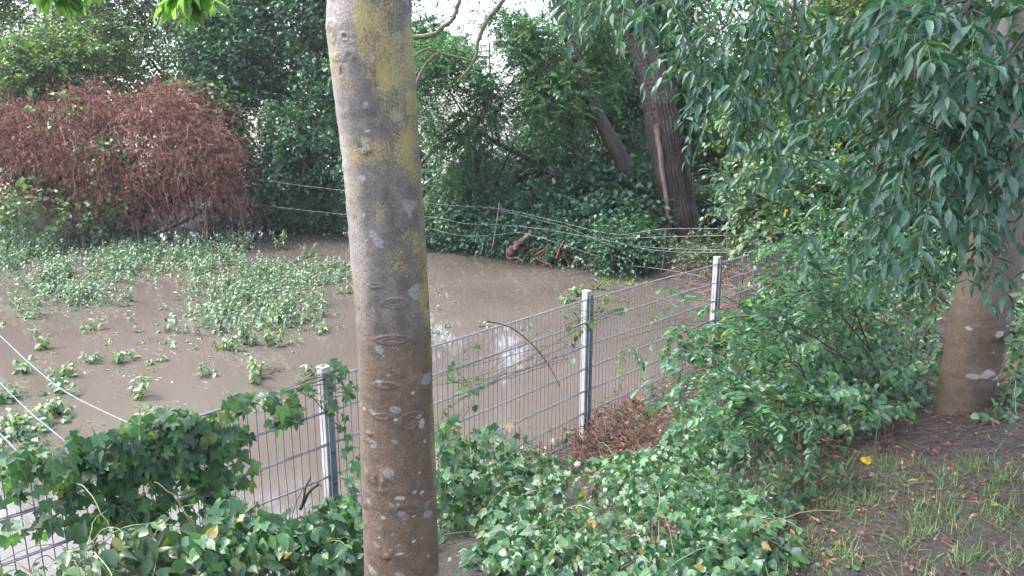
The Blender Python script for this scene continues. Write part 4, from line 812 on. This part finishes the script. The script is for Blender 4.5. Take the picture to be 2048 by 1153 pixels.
# ------------------------------------------------------------------ hop vines on the fence
def fence_pt(s, z, off): return np.array(F0) * np.array([1, 1, 0]) + u_f * s + n_f * off + UZ * z
def s_of(px, py=None):
    # distance along the fence plane of a photo column at its top rail
    best = min(np.linspace(-6, 8, 1401), key=lambda s: abs(project(fence_pt(s, ZT, 0))[0] - px)); return best
def project(P):
    v = P - CO; c = v[1] * math.cos(PITCH) - v[2] * math.sin(PITCH); u = v[1] * math.sin(PITCH) + v[2] * math.cos(PITCH)
    return 1024 + F * v[0] / c, 576.5 - F * u / c
def fence_at(px, py, off=.04):
    r_ = ray(px, py); n3 = n_f; o = F0 * np.array([1, 1, 0]) + n_f * off
    t = np.dot(o - CO, n3) / np.dot(r_, n3); return CO + r_ * t
def hop(label, regs, seed, leafL=.085, mat='hop', tpl=HOP, stems=10, name='hop_vine'):
    r = np.random.default_rng(seed); Ps = []
    for (px, py, rx, ry, n) in regs:
        a_ = r.uniform(0, 6.28, n); q = np.sqrt(r.random(n)); 
        for x, y in zip(px + rx * q * np.cos(a_), py + ry * q * np.sin(a_)): Ps.append(fence_at(x, y, r.uniform(-.03, .14)))
    Ps = np.array(Ps); gz = ground_z(Ps[:, 0], Ps[:, 1]); Ps = Ps[Ps[:, 2] > gz + .02]; n = len(Ps)
    c = Ps.mean(0); e = empty(name, (c[0], c[1], float(ground_z(c[0], c[1])))); tag(e, label, 'vine')
    D = nrm(r.normal(0, .55, (n, 3)) + n_f * .35 - UZ * .75); Nn = nrm(n_f * .9 + UZ * .7 + r.normal(0, .4, (n, 3)))
    LL = leafL * r.uniform(.35, 1.25, n); leaf_mesh('leaves', tpl, Ps, D, Nn, LL, LL * .98, M[mat], e, seed, .3)
    k = r.integers(0, n, stems * 6); ln = []
    for j in range(stems):
        s_ = Ps[r.integers(n)]; q = Ps[np.argsort(np.linalg.norm(Ps - s_, axis=1))[r.integers(3, min(60, n - 1), 5)]]; q = q[np.argsort(q[:, 2])]
        ln.append(curve(q - n_f * .03, 30))
    tubes('stem', np.array(ln), np.full((stems, 30), .0028), M['vine'], e, 5)
    # petioles
    pl = np.stack([Ps, Ps - D * .03 - n_f * .02, Ps - D * .04 - n_f * .06], 1); tubes('leaf_stalks', pl, np.full((n, 3), .0012), M['vine'], e, 3)
    return e
hop('large-leaved hop vine covering the left end of the fence', [(130, 925, 130, 40, 90), (230, 910, 120, 50, 110), (300, 980, 130, 65, 140), (200, 1020, 120, 60, 70), (20, 1040, 30, 60, 10), (90, 1010, 80, 60, 26), (60, 950, 60, 30, 24)], 401)
hop('hop vine bunched over the top rail left of the first post', [(350, 880, 120, 55, 130), (420, 860, 80, 40, 70), (440, 930, 70, 50, 60), (330, 830, 60, 14, 20), (510, 800, 60, 14, 36), (560, 820, 45, 28, 40)], 402)
hop('hop shoots twined round the head of the first post', [(665, 740, 32, 16, 22), (600, 775, 40, 14, 18), (655, 790, 20, 36, 14), (700, 790, 14, 30, 7), (690, 850, 14, 30, 5)], 403, .06)
hop('few hop leaves hanging on the rails right of the lichen trunk', [(960, 690, 12, 8, 4), (905, 740, 10, 30, 6), (955, 770, 8, 26, 5), (1160, 640, 28, 30, 16), (1230, 610, 30, 24, 9), (1150, 700, 14, 30, 5), (1210, 610, 16, 20, 6), (890, 860, 20, 50, 20), (940, 800, 16, 40, 8)], 404, .055, tpl=SERR, mat='cover')
br = empty('bare_shoot', tuple(fence_at(1120, 770))); tag(br, 'thin dark bare shoot arching down over the middle fence panel', 'twig')
limb('stem', [fence_at(975, 643, .03), fence_at(1020, 655, .06), fence_at(1065, 690, .08), fence_at(1100, 735, .06), fence_at(1120, 775, .03)], .0045, .003, M['twig'], br, 24, 6)
ds = empty('dry_shoot', tuple(fence_at(640, 1010))); tag(ds, 'short forked dead stems leaning beside the foot of the first post', 'twig')
limb('stem', [fence_at(600, 1020, .1), fence_at(618, 985, .1), fence_at(637, 968, .1)], .011, .007, M['twig'], ds, 10, 7); limb('stem', [fence_at(604, 1015, .12), fence_at(612, 975, .12), fence_at(622, 955, .12)], .007, .004, M['twig'], ds, 10, 6)

# ------------------------------------------------------------------ plants on the slope in front
def onground(px, py):
    px = np.atleast_1d(np.asarray(px, float)); py = np.atleast_1d(np.asarray(py, float)) + 0 * px
    x = (px - 1024) / F; u = (576.5 - py) / F
    r_ = np.stack([x, math.cos(PITCH) + math.sin(PITCH) * u, -math.sin(PITCH) + math.cos(PITCH) * u], 1)
    t = np.full(len(px), 1.0); act = np.ones(len(px), bool)
    for k in range(420):
        p_ = CO + r_ * t[:, None]; act &= p_[:, 2] > ground_z(p_[:, 0], p_[:, 1], False)
        if not act.any(): break
        t = np.where(act, t + np.where(t < 12, .04, .12), t)
    p_ = CO + r_ * t[:, None]
    return p_[0] if len(p_) == 1 else p_
def runners(Ps, r, e, m=26):
    a = Ps[r.integers(0, len(Ps), m)]; o = nrm(r.normal(size=(m, 3)) * np.array([1, 1, .5])) * r.uniform(.12, .4, (m, 1)); t = np.linspace(0, 1, 12)[None, :, None]
    q = a[:, None] + o[:, None] * t + UZ * (4 * t * (1 - t)) * r.uniform(.02, .1, (m, 1, 1)) - UZ * .04 + np.cumsum(r.normal(0, .004, (m, 12, 3)), 1)
    tubes('runners', q[:m // 2], np.full((m // 2, 12), .0018), M['runner'], e, 4); tubes('dry_stems', q[m // 2:], np.full((m - m // 2, 12), .0020), M['straw'], e, 4)
def mound(name, label, cat, regs, seed, mat='cover', tpl=SERR, leafL=.07, ratio=.8, h=.25, kind=None, group=None, stems=40, up=.4, hk=1.0):
    """leafy low growth over the ground: regs (px,py,rx,ry,n,height)"""
    r = np.random.default_rng(seed); Ps = []; G = []
    for (px, py, rx, ry, n, hh) in regs:
        a_ = r.uniform(0, 6.28, n); q = np.sqrt(r.random(n)); X = px + rx * q * np.cos(a_); Yp = py + ry * q * np.sin(a_)
        pt = onground(X, Yp); lift = hh * r.uniform(.15, 1, n) ** .8
        v = CO - pt; L_ = np.linalg.norm(v, axis=1); s_ = lift / np.maximum(v[:, 2] / L_, .15)
        Ps += list(pt + v / L_[:, None] * np.minimum(s_, L_ * .3)[:, None])
    Ps = np.array(Ps); n = len(Ps); cl = noise(Ps, 5)
    keep = cl > -.75; Ps = Ps[keep]; n = len(Ps)
    c = Ps.mean(0); e = None
    ph = r.uniform(0, 6.28, n); D = nrm(np.stack([np.cos(ph) * .8, np.sin(ph) * .7 - .5, r.uniform(-1.2, .1, n)], 1)); Nn = nrm(UZ * up * 2 + np.array([0, -.6, 0]) + r.normal(0, .5, (n, 3)))
    LL = leafL * (.25 + 1.15 * r.beta(1.6, 2.0, n)) * (1 + .3 * noise(Ps, 3))
    if kind:
        o = leaf_mesh(name, tpl, Ps, D, Nn, LL, LL * ratio, M[mat], None, seed, .3); return tag(o, label, cat, group, kind)
    e = empty(name, (c[0], c[1], float(ground_z(c[0], c[1])))); tag(e, label, cat, group)
    leaf_mesh('leaves', tpl, Ps, D, Nn, LL, LL * ratio, M[mat], e, seed, .45); runners(Ps, r, e)
    k = r.integers(0, n, stems); t_ = Ps[k]; b0 = t_ + r.normal(0, .12, t_.shape); b0[:, 2] = ground_z(b0[:, 0], b0[:, 1]) - .01
    m_ = (t_ + b0) / 2 + r.normal(0, .03, t_.shape)
    tubes('stem', np.stack([b0, m_, t_], 1), np.tile(np.array([.003, .0025, .0015]), (stems, 1)), M['vine'], e, 4)
    return e
def thicket(name, label, regs, seed, mat='cover', tpl=SERR, leafL=.08, ratio=.85, off=(.08, .6), stems=40):
    r = np.random.default_rng(seed); Ps = []
    for (px, py, rx, ry, n) in regs:
        a_ = r.uniform(0, 6.28, n); q = np.sqrt(r.random(n))
        for x, y in zip(px + rx * q * np.cos(a_), py + ry * q * np.sin(a_)): Ps.append(fence_at(x, y, r.uniform(*off)))
    Ps = np.array(Ps); Ps = Ps[(Ps[:, 2] > ground_z(Ps[:, 0], Ps[:, 1]) + .01) & (noise(Ps, 6) > -.8)]; n = len(Ps)
    c = Ps.mean(0); e = empty(name, (c[0], c[1], float(ground_z(c[0], c[1])))); tag(e, label, 'plant')
    D = nrm(r.normal(0, .6, (n, 3)) + n_f * .3 - UZ * .5); Nn = nrm(UZ * .9 + n_f * .5 + r.normal(0, .45, (n, 3)))
    LL = leafL * (.25 + 1.15 * r.beta(1.6, 2.0, n)); leaf_mesh('leaves', tpl, Ps, D, Nn, LL, LL * ratio, M[mat], e, seed, .45); runners(Ps, r, e)
    k = r.integers(0, n, stems); t_ = Ps[k]; b0 = t_ + r.normal(0, .1, t_.shape); b0[:, 2] = ground_z(b0[:, 0], b0[:, 1]) - .01
    tubes('stem', np.stack([b0, (t_ + b0) / 2 + r.normal(0, .03, t_.shape), t_], 1), np.tile(np.array([.0035, .003, .0015]), (stems, 1)), M['vine' if seed % 2 else 'straw'], e, 4)
    return e
thicket('nettle_clump', 'nettle growth at the bottom left below the big hop leaves', [(360, 1090, 140, 50, 330), (290, 1130, 110, 40, 200)], 521, 'mid', OVATE, .09, .5)
thicket('hop_clump', 'wrinkled hop leaves heaped in front of the first post foot', [(560, 1065, 130, 40, 280), (680, 1040, 60, 50, 150), (470, 1010, 60, 20, 30), (700, 930, 22, 50, 22)], 522, 'cover', HOP, .09, .9)
thicket('bramble_clump', 'leafy tangle at the bottom edge left of the lichen trunk', [(600, 1110, 140, 60, 480), (440, 1110, 90, 50, 260), (700, 1090, 50, 80, 200)], 523, 'cover', SERR, .07, .75, (.1, .8))
thicket('hop_clump', 'straggling hop and weeds against the mesh just right of the lichen trunk', [(900, 900, 30, 70, 90), (960, 930, 80, 60, 260), (930, 1000, 70, 60, 260), (1060, 960, 80, 40, 150), (1000, 870, 50, 30, 60)], 527, 'cover', HOP, .075, .9, (.05, .6))
shrub('locust_thicket', 'loose feathery locust thicket rising from the bank up to the hanging leaves', 'bush', [(1660, 500, 100, 60, 7.2, .6), (1790, 520, 110, 70, 6.6, .6), (1590, 570, 70, 50, 6.6, .6), (1700, 600, 110, 50, 6.0, .6)], 620, M['locust'], 528, (.046, .024), .28, comp=8, tpl=ROUND, droop=.3, ldroop=.2, stems=6, trunk_r=.012, clump=.2, thr=-.5, root_px=(1720, 6.3))
thicket('weed_clump', 'weeds among the mesh in the bottom left corner', [(50, 1150, 110, 20, 40), (170, 1110, 50, 30, 40)], 525, 'mid', OVATE, .07, .6)
0 and mound('nettle_clump', 'wrinkled hop and nettle growth at the bottom left below the fence', 'plant', [(560, 1010, 130, 50, 240, .3), (430, 1090, 150, 60, 330, .25), (620, 1100, 110, 60, 260, .3), (690, 1010, 40, 60, 80, .3)], 501, tpl=SERR, leafL=.095)
0 and mound('undergrowth', 'low leaves at the bottom left corner behind the mesh', 'plant', [(120, 1130, 160, 40, 170, .2), (280, 1100, 80, 40, 90, .25)], 502, leafL=.06, mat='mid')
mound('hop_clump', 'big-leaved hop clump right of the lichen trunk at the bottom', 'plant', [(960, 1060, 110, 70, 330, .3), (1080, 1080, 130, 70, 380, .3), (1180, 1040, 120, 70, 340, .35), (930, 960, 60, 50, 130, .25)], 503, 'cover', SERR, .082, .8)
mound('hop_clump', 'hop shoots climbing toward the fence right of the lichen trunk', 'plant', [(910, 880, 45, 60, 200, .6), (990, 880, 80, 55, 300, .55), (1030, 950, 110, 55, 420, .4), (1120, 940, 60, 30, 90, .35)], 504, 'cover', HOP, .07, .95)
mound('hop_clump', 'mound of pale hop leaves in the middle of the slope', 'plant', [(1330, 960, 120, 70, 700, .45), (1230, 940, 60, 40, 160, .3), (1400, 890, 90, 50, 480, .45), (1430, 1010, 90, 70, 560, .35)], 505, 'cover', HOP, .08, .95)
mound('small_weeds', 'small narrow-leaved weeds poking up between the big hop leaves', 'weeds', [(1000, 1060, 130, 80, 330, .35), (1180, 1060, 120, 80, 330, .38), (1330, 980, 130, 90, 420, .45), (1450, 960, 100, 110, 420, .4), (960, 900, 90, 60, 200, .3)], 520, 'pale', OVATE, .045, .5, kind='stuff')
mound('bramble_clump', 'bramble and weed clump at the bottom between hop and grass', 'plant', [(1400, 1110, 130, 50, 560, .25), (1490, 1040, 60, 60, 330, .25), (1250, 1120, 90, 40, 360, .3), (1540, 1090, 70, 70, 130, .15), (1560, 990, 60, 50, 110, .15)], 506, 'cover', SERR, .065, .8)
mound('bindweed_bank', 'dense small-leaved thicket on the bank between fence and right trunk', 'bush', [(1620, 640, 140, 80, 1500, .8), (1740, 600, 120, 90, 1300, .8), (1560, 740, 130, 70, 1300, .7), (1700, 730, 130, 70, 1300, .6), (1810, 690, 70, 90, 800, .5), (1490, 800, 100, 60, 800, .5), (1640, 820, 130, 45, 700, .35), (1760, 800, 70, 40, 300, .25)], 507, 'cover', OVATE, .055, .6, stems=160)
mound('bindweed_bank', 'green leafy growth climbing over the far end of the fence', 'bush', [(1610, 530, 60, 40, 600, .9), (1680, 500, 90, 50, 700, .9), (1580, 600, 50, 40, 500, .7), (1780, 520, 110, 60, 700, .8), (1660, 450, 50, 40, 260, .9)], 508, 'cover', OVATE, .07, .6, stems=120)
mound('ivy_patch', 'small heart-leaved growth around the foot of the right trunk', 'plant', [(1760, 780, 70, 30, 170, .12), (1850, 790, 30, 30, 60, .12), (2010, 790, 30, 30, 60, .12), (1990, 830, 50, 10, 30, .08), (2030, 700, 20, 60, 120, .3)], 509, 'cover', SERR, .05, .85)
mound('weed_fringe', 'sparse weeds at the edge of the bare soil', 'plant', [(1560, 900, 90, 50, 170, .15), (1640, 950, 60, 40, 60, .1), (1700, 860, 60, 20, 40, .08), (1640, 870, 80, 40, 90, .15)], 510, 'cover', OVATE, .05, .7, stems=30)
mound('creeping_weeds', 'tiny round leaves creeping over the soil among the grass', 'weeds', [(1850, 1000, 200, 60, 420, .03), (1750, 1080, 230, 60, 600, .03), (1780, 970, 110, 25, 260, .04), (1960, 900, 90, 60, 120, .03), (1640, 960, 70, 60, 160, .04)], 511, 'mid', ROUND, .03, .9, kind='stuff', up=.9)
mound('weed_fringe', 'green weeds rooted around the foot of the second post', 'plant', [(1210, 830, 50, 14, 30, .12), (1290, 820, 50, 24, 60, .15), (1310, 770, 60, 30, 60, .2), (1130, 870, 40, 20, 40, .15), (1400, 820, 50, 30, 110, .3)], 512, 'cover', HOP, .06, .9, stems=20)
mound('background_growth', 'far leafy thicket behind the right trunk', 'bush', [(1850, 560, 60, 80, 700, .9), (2040, 600, 30, 110, 600, .9), (1830, 480, 120, 50, 600, 1.2), (2040, 760, 20, 30, 80, .2)], 513, 'mid', OVATE, .08, .6, stems=60)

# feathery locust saplings over the fence
def sapling(label, brs, seed, mat='locust', n=16, leafL=.044, leafW=.025, name='locust_sapling', pairs=8, rl=.26):
    c = at(*brs[0][0]); e = empty(name, (c[0], c[1], float(ground_z(c[0], c[1])))); tag(e, label, 'sapling')
    parts = []
    for k, b_ in enumerate(brs):
        parts.append(spray_branch(e, [at(*q) for q in b_], .006, int(n * 2.4), None, seed + k, leafL, leafW, pairs, rl, .25, 1.0, 'stem', .35, 4))
    A, poly = merge(parts); A[1] = nrm(A[1] + UZ * .45)
    leaf_mesh('leaves', ROUND, *A, M[mat], e, seed, .15); tubes('leaf_stalks', poly, np.full(poly.shape[:2], .0013), M['vine'], e, 3)
sapling('feathery locust shoot reaching left in front of the third fence post', [[(1700, 720, 4.6), (1560, 640, 4.5), (1440, 640, 4.4), (1370, 665, 4.3)], [(1700, 720, 4.6), (1540, 660, 4.3), (1430, 690, 4.2)]], 601, n=12)
sapling('drooping feathery locust shoot in the middle of the bank', [[(1640, 860, 4.0), (1600, 740, 3.9), (1520, 720, 3.8), (1460, 760, 3.7)], [(1640, 860, 4.0), (1600, 730, 3.9), (1570, 760, 3.7), (1560, 830, 3.6)]], 604, n=13)
sapling('pale green locust shoot arching above the bank toward the fence', [[(1740, 700, 5.2), (1640, 590, 5.1), (1560, 600, 5.0), (1480, 680, 4.9)], [(1740, 700, 5.2), (1680, 560, 5.1), (1610, 550, 5.0)]], 607, n=14)
sapling('upright locust shoot against the far fence panels', [[(1640, 640, 7.0), (1600, 540, 6.8), (1560, 500, 6.6)], [(1640, 640, 7.0), (1660, 540, 6.8), (1700, 500, 6.6)], [(1640, 640, 7.), (1580, 600, 6.7), (1530, 610, 6.5)]], 610, n=14)

sapling('tall light locust shoot rising between the fence end and the right trunk', [[(1680, 760, 5.6), (1660, 600, 5.5), (1600, 480, 5.4)], [(1680, 760, 5.6), (1720, 600, 5.4), (1760, 520, 5.3)], [(1680, 760, 5.6), (1640, 660, 5.3), (1560, 690, 5.1)]], 620, n=16)
sapling('locust shoot hanging over the third panel beside the pale stone', [[(1560, 820, 4.8), (1500, 700, 4.7), (1430, 700, 4.6), (1390, 740, 4.5)], [(1560, 820, 4.8), (1540, 690, 4.6), (1500, 630, 4.5)]], 630, n=14)
sapling('bright low locust shoot among the hop leaves of the middle slope', [[(1560, 900, 3.7), (1520, 820, 3.6), (1470, 830, 3.5)], [(1560, 900, 3.7), (1600, 820, 3.6), (1650, 800, 3.5)]], 640, n=10)

# dry brush pile at the second post
r = np.random.default_rng(95); bp_ = empty('brush_pile', tuple(onground(1250, 880))); tag(bp_, 'heap of reddish dry stalks at the foot of the second post', 'brush pile')
P = []
for (px, py, rx, ry, n) in [(1250, 860, 80, 50, 560), (1190, 900, 50, 30, 160), (1330, 790, 90, 40, 220), (1400, 745, 60, 30, 160), (1100, 930, 80, 30, 70), (1280, 930, 60, 30, 90), (1450, 850, 80, 60, 120), (1600, 900, 90, 50, 160)]:
    a_ = r.uniform(0, 6.28, n); q = np.sqrt(r.random(n)); P += list(onground(px + rx * q * np.cos(a_), py + ry * q * np.sin(a_)) + UZ * np.abs(r.normal(0, .07, n))[:, None])
P = np.array(P); n = len(P); dd = nrm(r.normal(size=(n, 3)) * np.array([1, 1, .55])); L_ = r.uniform(.05, .22, n)[:, None]; t = np.linspace(-1, 1, 5)[None, :, None]
SP = P[:, None] + dd[:, None] * t * L_[:, None] + nrm(r.normal(size=(n, 3)))[:, None] * (t ** 2) * L_[:, None] * .35
tubes('dry_stalks', SP, np.linspace(1, .6, 5)[None] * r.uniform(.0015, .0038, n)[:, None], M['straw2'], bp_, 3)
k = r.integers(0, n, 700); leaf_mesh('dry_leaves', DRY, P[k] + r.normal(0, .03, (700, 3)), nrm(r.normal(size=(700, 3))), nrm(r.normal(size=(700, 3))), .06, .035, M['dead'], bp_, 3, .5)

# straw and litter over the soil, grass
r = np.random.default_rng(96); n = 6500
gx = np.concatenate([r.uniform(-1.5, 6, n // 3), r.uniform(.5, 4, n - n // 3)]); gy = np.concatenate([r.uniform(1.2, 9, n // 3), r.uniform(1.6, 5.5, n - n // 3)]); P = np.stack([gx, gy, ground_z(gx, gy) + .006], 1)
dd = nrm(r.normal(size=(n, 3)) * np.array([1, 1, .12])); L_ = r.uniform(.02, .11, n)[:, None]
dg = (P - F0) @ n_f; ok = dg > -.1; P, dd, L_ = P[ok], dd[ok], L_[ok]
o = tubes('straw_litter', np.stack([P - dd * L_, P + UZ * .006, P + dd * L_], 1), np.full((len(P), 3), .0014), M['straw'], None, 3); tag(o, 'dead stalks and straw lying on the soil', 'litter', None, 'stuff')
n = 7000; gx = np.concatenate([r.uniform(-2, 16, n // 2), r.uniform(.5, 4.2, n // 2)]); gy = np.concatenate([r.uniform(1.5, 26, n // 2), r.uniform(1.5, 7, n // 2)]); z = ground_z(gx, gy); ok = z > .03; P = np.stack([gx, gy, z + .012], 1)[ok]; n = len(P)
o = leaf_mesh('leaf_litter', DRY, P, nrm(r.normal(size=(n, 3)) * np.array([1, 1, .2])), UZ + r.normal(0, .3, (n, 3)), r.uniform(.015, .06, n), r.uniform(.01, .035, n), M['dead'], None, 5, .5); tag(o, 'brown dead leaves scattered on the bank', 'litter', None, 'stuff')
T_n = 3000; tx = r.uniform(.6, 5.5, T_n); ty = r.uniform(1.5, 6, T_n); dens = noise(np.stack([tx, ty, tx * 0], 1), 2.5)
pxy = np.array([project(np.array([a_, b_, float(ground_z(a_, b_))])) for a_, b_ in zip(tx, ty)])
ok = ((pxy[:, 1] > 930) & (dens + .5 * np.random.default_rng(5).normal(size=len(tx)) > -.1) & (pxy[:, 0] > 1430)) | ((dens > .45) & (pxy[:, 0] > 1500) & (pxy[:, 1] > 700)); tx, ty = tx[ok], ty[ok]
nb = 13; N = len(tx) * nb; bx = np.repeat(tx, nb) + r.normal(0, .025, N); by = np.repeat(ty, nb) + r.normal(0, .025, N)
P = np.stack([bx, by, ground_z(bx, by) - .003], 1); D = nrm(np.stack([r.normal(0, .8, N), r.normal(0, .8, N), np.full(N, .75)], 1)); Nn = nrm(np.stack([-D[:, 0], -D[:, 1], np.full(N, .3)], 1))
o = leaf_mesh('grass', BLADE, P, D, -Nn, r.uniform(.02, .10, N), r.uniform(.0025, .0045, N), M['grass'], None, 4, .9); tag(o, 'thin grass tufts on the bare soil at the lower right', 'grass', None, 'stuff')
OCT = T([(.5, .5, 0), (-.5, .5, .1), (0, 1, .1), (.1, 0, -.1), (0, .5, .45), (0, .5, -.4)], [(0, 2, 4), (2, 1, 4), (1, 3, 4), (3, 0, 4), (2, 0, 5), (1, 2, 5), (3, 1, 5), (0, 3, 5)])
n = 9000; gx = r.uniform(.3, 4.8, n); gy = r.uniform(1.5, 6.5, n); P = np.stack([gx, gy, ground_z(gx, gy) - .004], 1); ok = noise(P, 3.5) > -.4; P = P[ok]; n = len(P)
o = leaf_mesh('soil_crumbs', OCT, P, nrm(r.normal(size=(n, 3))), nrm(r.normal(size=(n, 3))), .004 + .016 * r.beta(1, 4, n), .004 + .016 * r.beta(1, 4, n), gm, None, 12, .1); tag(o, 'loose crumbs of dark soil at the lower right', 'soil', None, 'stuff')
n = 1500; gx = r.uniform(2.9, 6.5, n); gy = r.uniform(8.5, 17, n); P = np.stack([gx, gy, ground_z(gx, gy) + .02], 1); dd = nrm(r.normal(size=(n, 3)) * np.array([1, 1, .15])); L_ = r.uniform(.06, .25, n)[:, None]
o = tubes('flood_litter', np.stack([P - dd * L_, P + UZ * .03, P + dd * L_], 1), np.full((n, 3), .006), M['deadtwig'], None, 3); tag(o, 'red-brown twigs and stalks littering the ground between the willow and the fence end', 'litter', None, 'stuff')
# fallen leaves that can be told apart
def fallen(px, py, L_, mat, label, W=.75, seed=0, lift=.02):
    g_ = onground(px, py); r_ = np.random.default_rng(seed); e = leaf_mesh('fallen_leaf', SERR, np.array([[0, 0, 0.]]), nrm(np.array([[r_.normal(), r_.normal() * .4, .15]])), np.array([[0, -.5, 1.]]), L_, L_ * W, M[mat], None, seed, .3)
    e.location = tuple(g_ + UZ * lift); tag(e, label, 'leaf')
fallen(1727, 938, .075, 'yellow', 'bright yellow curled leaf lying on the soil in the grass', .9, 1, .035)
fallen(1972, 1024, .06, 'yellow', 'narrow yellow leaf on the grass left of the corner one', .4, 2)
fallen(2040, 1030, .06, 'yellow', 'yellow leaf at the right border of the grass', .8, 3)
fallen(1835, 968, .05, 'yellow', 'thin yellow leaf on the grass right of the bright curled leaf', .35, 4)
fallen(1680, 835, .07, 'orange', 'orange-brown leaf left of the right trunk', .8, 5, .03); fallen(1840, 925, .045, 'orange', 'small tan leaf on bare soil', .6, 6)
fallen(2030, 745, .08, 'orange', 'rusty leaf right of the right trunk', .8, 7, .03); fallen(2035, 770, .08, 'orange', 'second rusty leaf, just below the other right of the trunk', .8, 8, .03)
fallen(1630, 770, .07, 'orange', 'rust-coloured leaf caught in the thicket', .8, 9, .2); fallen(1755, 850, .05, 'orange', 'pale brown leaf on the soil below the thicket', .6, 10)
yl = leaf_mesh('yellow_leaves', OVATE, np.array([at(1575, 420, 9.0), at(1583, 418, 9.0)]), nrm(np.array([[-.3, -.1, -.6], [.35, 0, -.5]])), np.array([[0, -1., .3]] * 2), .1, .055, M['yellow'], None, 3)
tag(yl, 'pair of bright yellow leaves hanging on the sapling by the far fence end', 'leaf')
def rock(px, py, s, label, seed, mat='stone'):
    g_ = onground(px, py); r_ = np.random.default_rng(seed); import bmesh
    bm = bmesh.new(); bmesh.ops.create_icosphere(bm, subdivisions=3, radius=s); co = np.array([v.co[:] for v in bm.verts]); f_ = 1 + .18 * noise(co / s + seed, 1.6)
    for v, q, f2 in zip(bm.verts, co, f_): v.co = q * f2 * np.array([1, .8, .55])
    me = bpy.data.meshes.new('stone'); bm.to_mesh(me); bm.free(); o = link('stone', me, M[mat]); o.location = tuple(g_ + UZ * s * .2); tag(o, label, 'stone')
rock(1362, 778, .05, 'pale pinkish stone lying in the dry stalks near the fence', 1); rock(1290, 1085, .035, 'grey stone among the leaves at the bottom', 2); rock(1565, 940, .04, 'dark wet stone at the edge of the soil', 3)


# ------------------------------------------------------------------ thin haze volume added to lift the dark tones
hz = boxes('haze', [(np.array([0, 100, 8.]), np.array([1., 0, 0]), np.array([0, 1., 0]), UZ, 215, 170, 10.5)], None, None)
hm = bpy.data.materials.new('veil_haze'); hm.use_nodes = True; hn = hm.node_tree; hn.nodes.remove(hn.nodes['Principled BSDF'])
pv = hn.nodes.new('ShaderNodeVolumePrincipled'); pv.inputs['Density'].default_value = .0006; pv.inputs['Color'].default_value = (.93, .97, 1, 1); pv.inputs['Anisotropy'].default_value = .2
hn.links.new(pv.outputs[0], hn.nodes['Material Output'].inputs['Volume']); hz.data.materials.append(hm); tag(hz, 'thin added haze that veils the dark tones', 'haze', None, 'stuff')
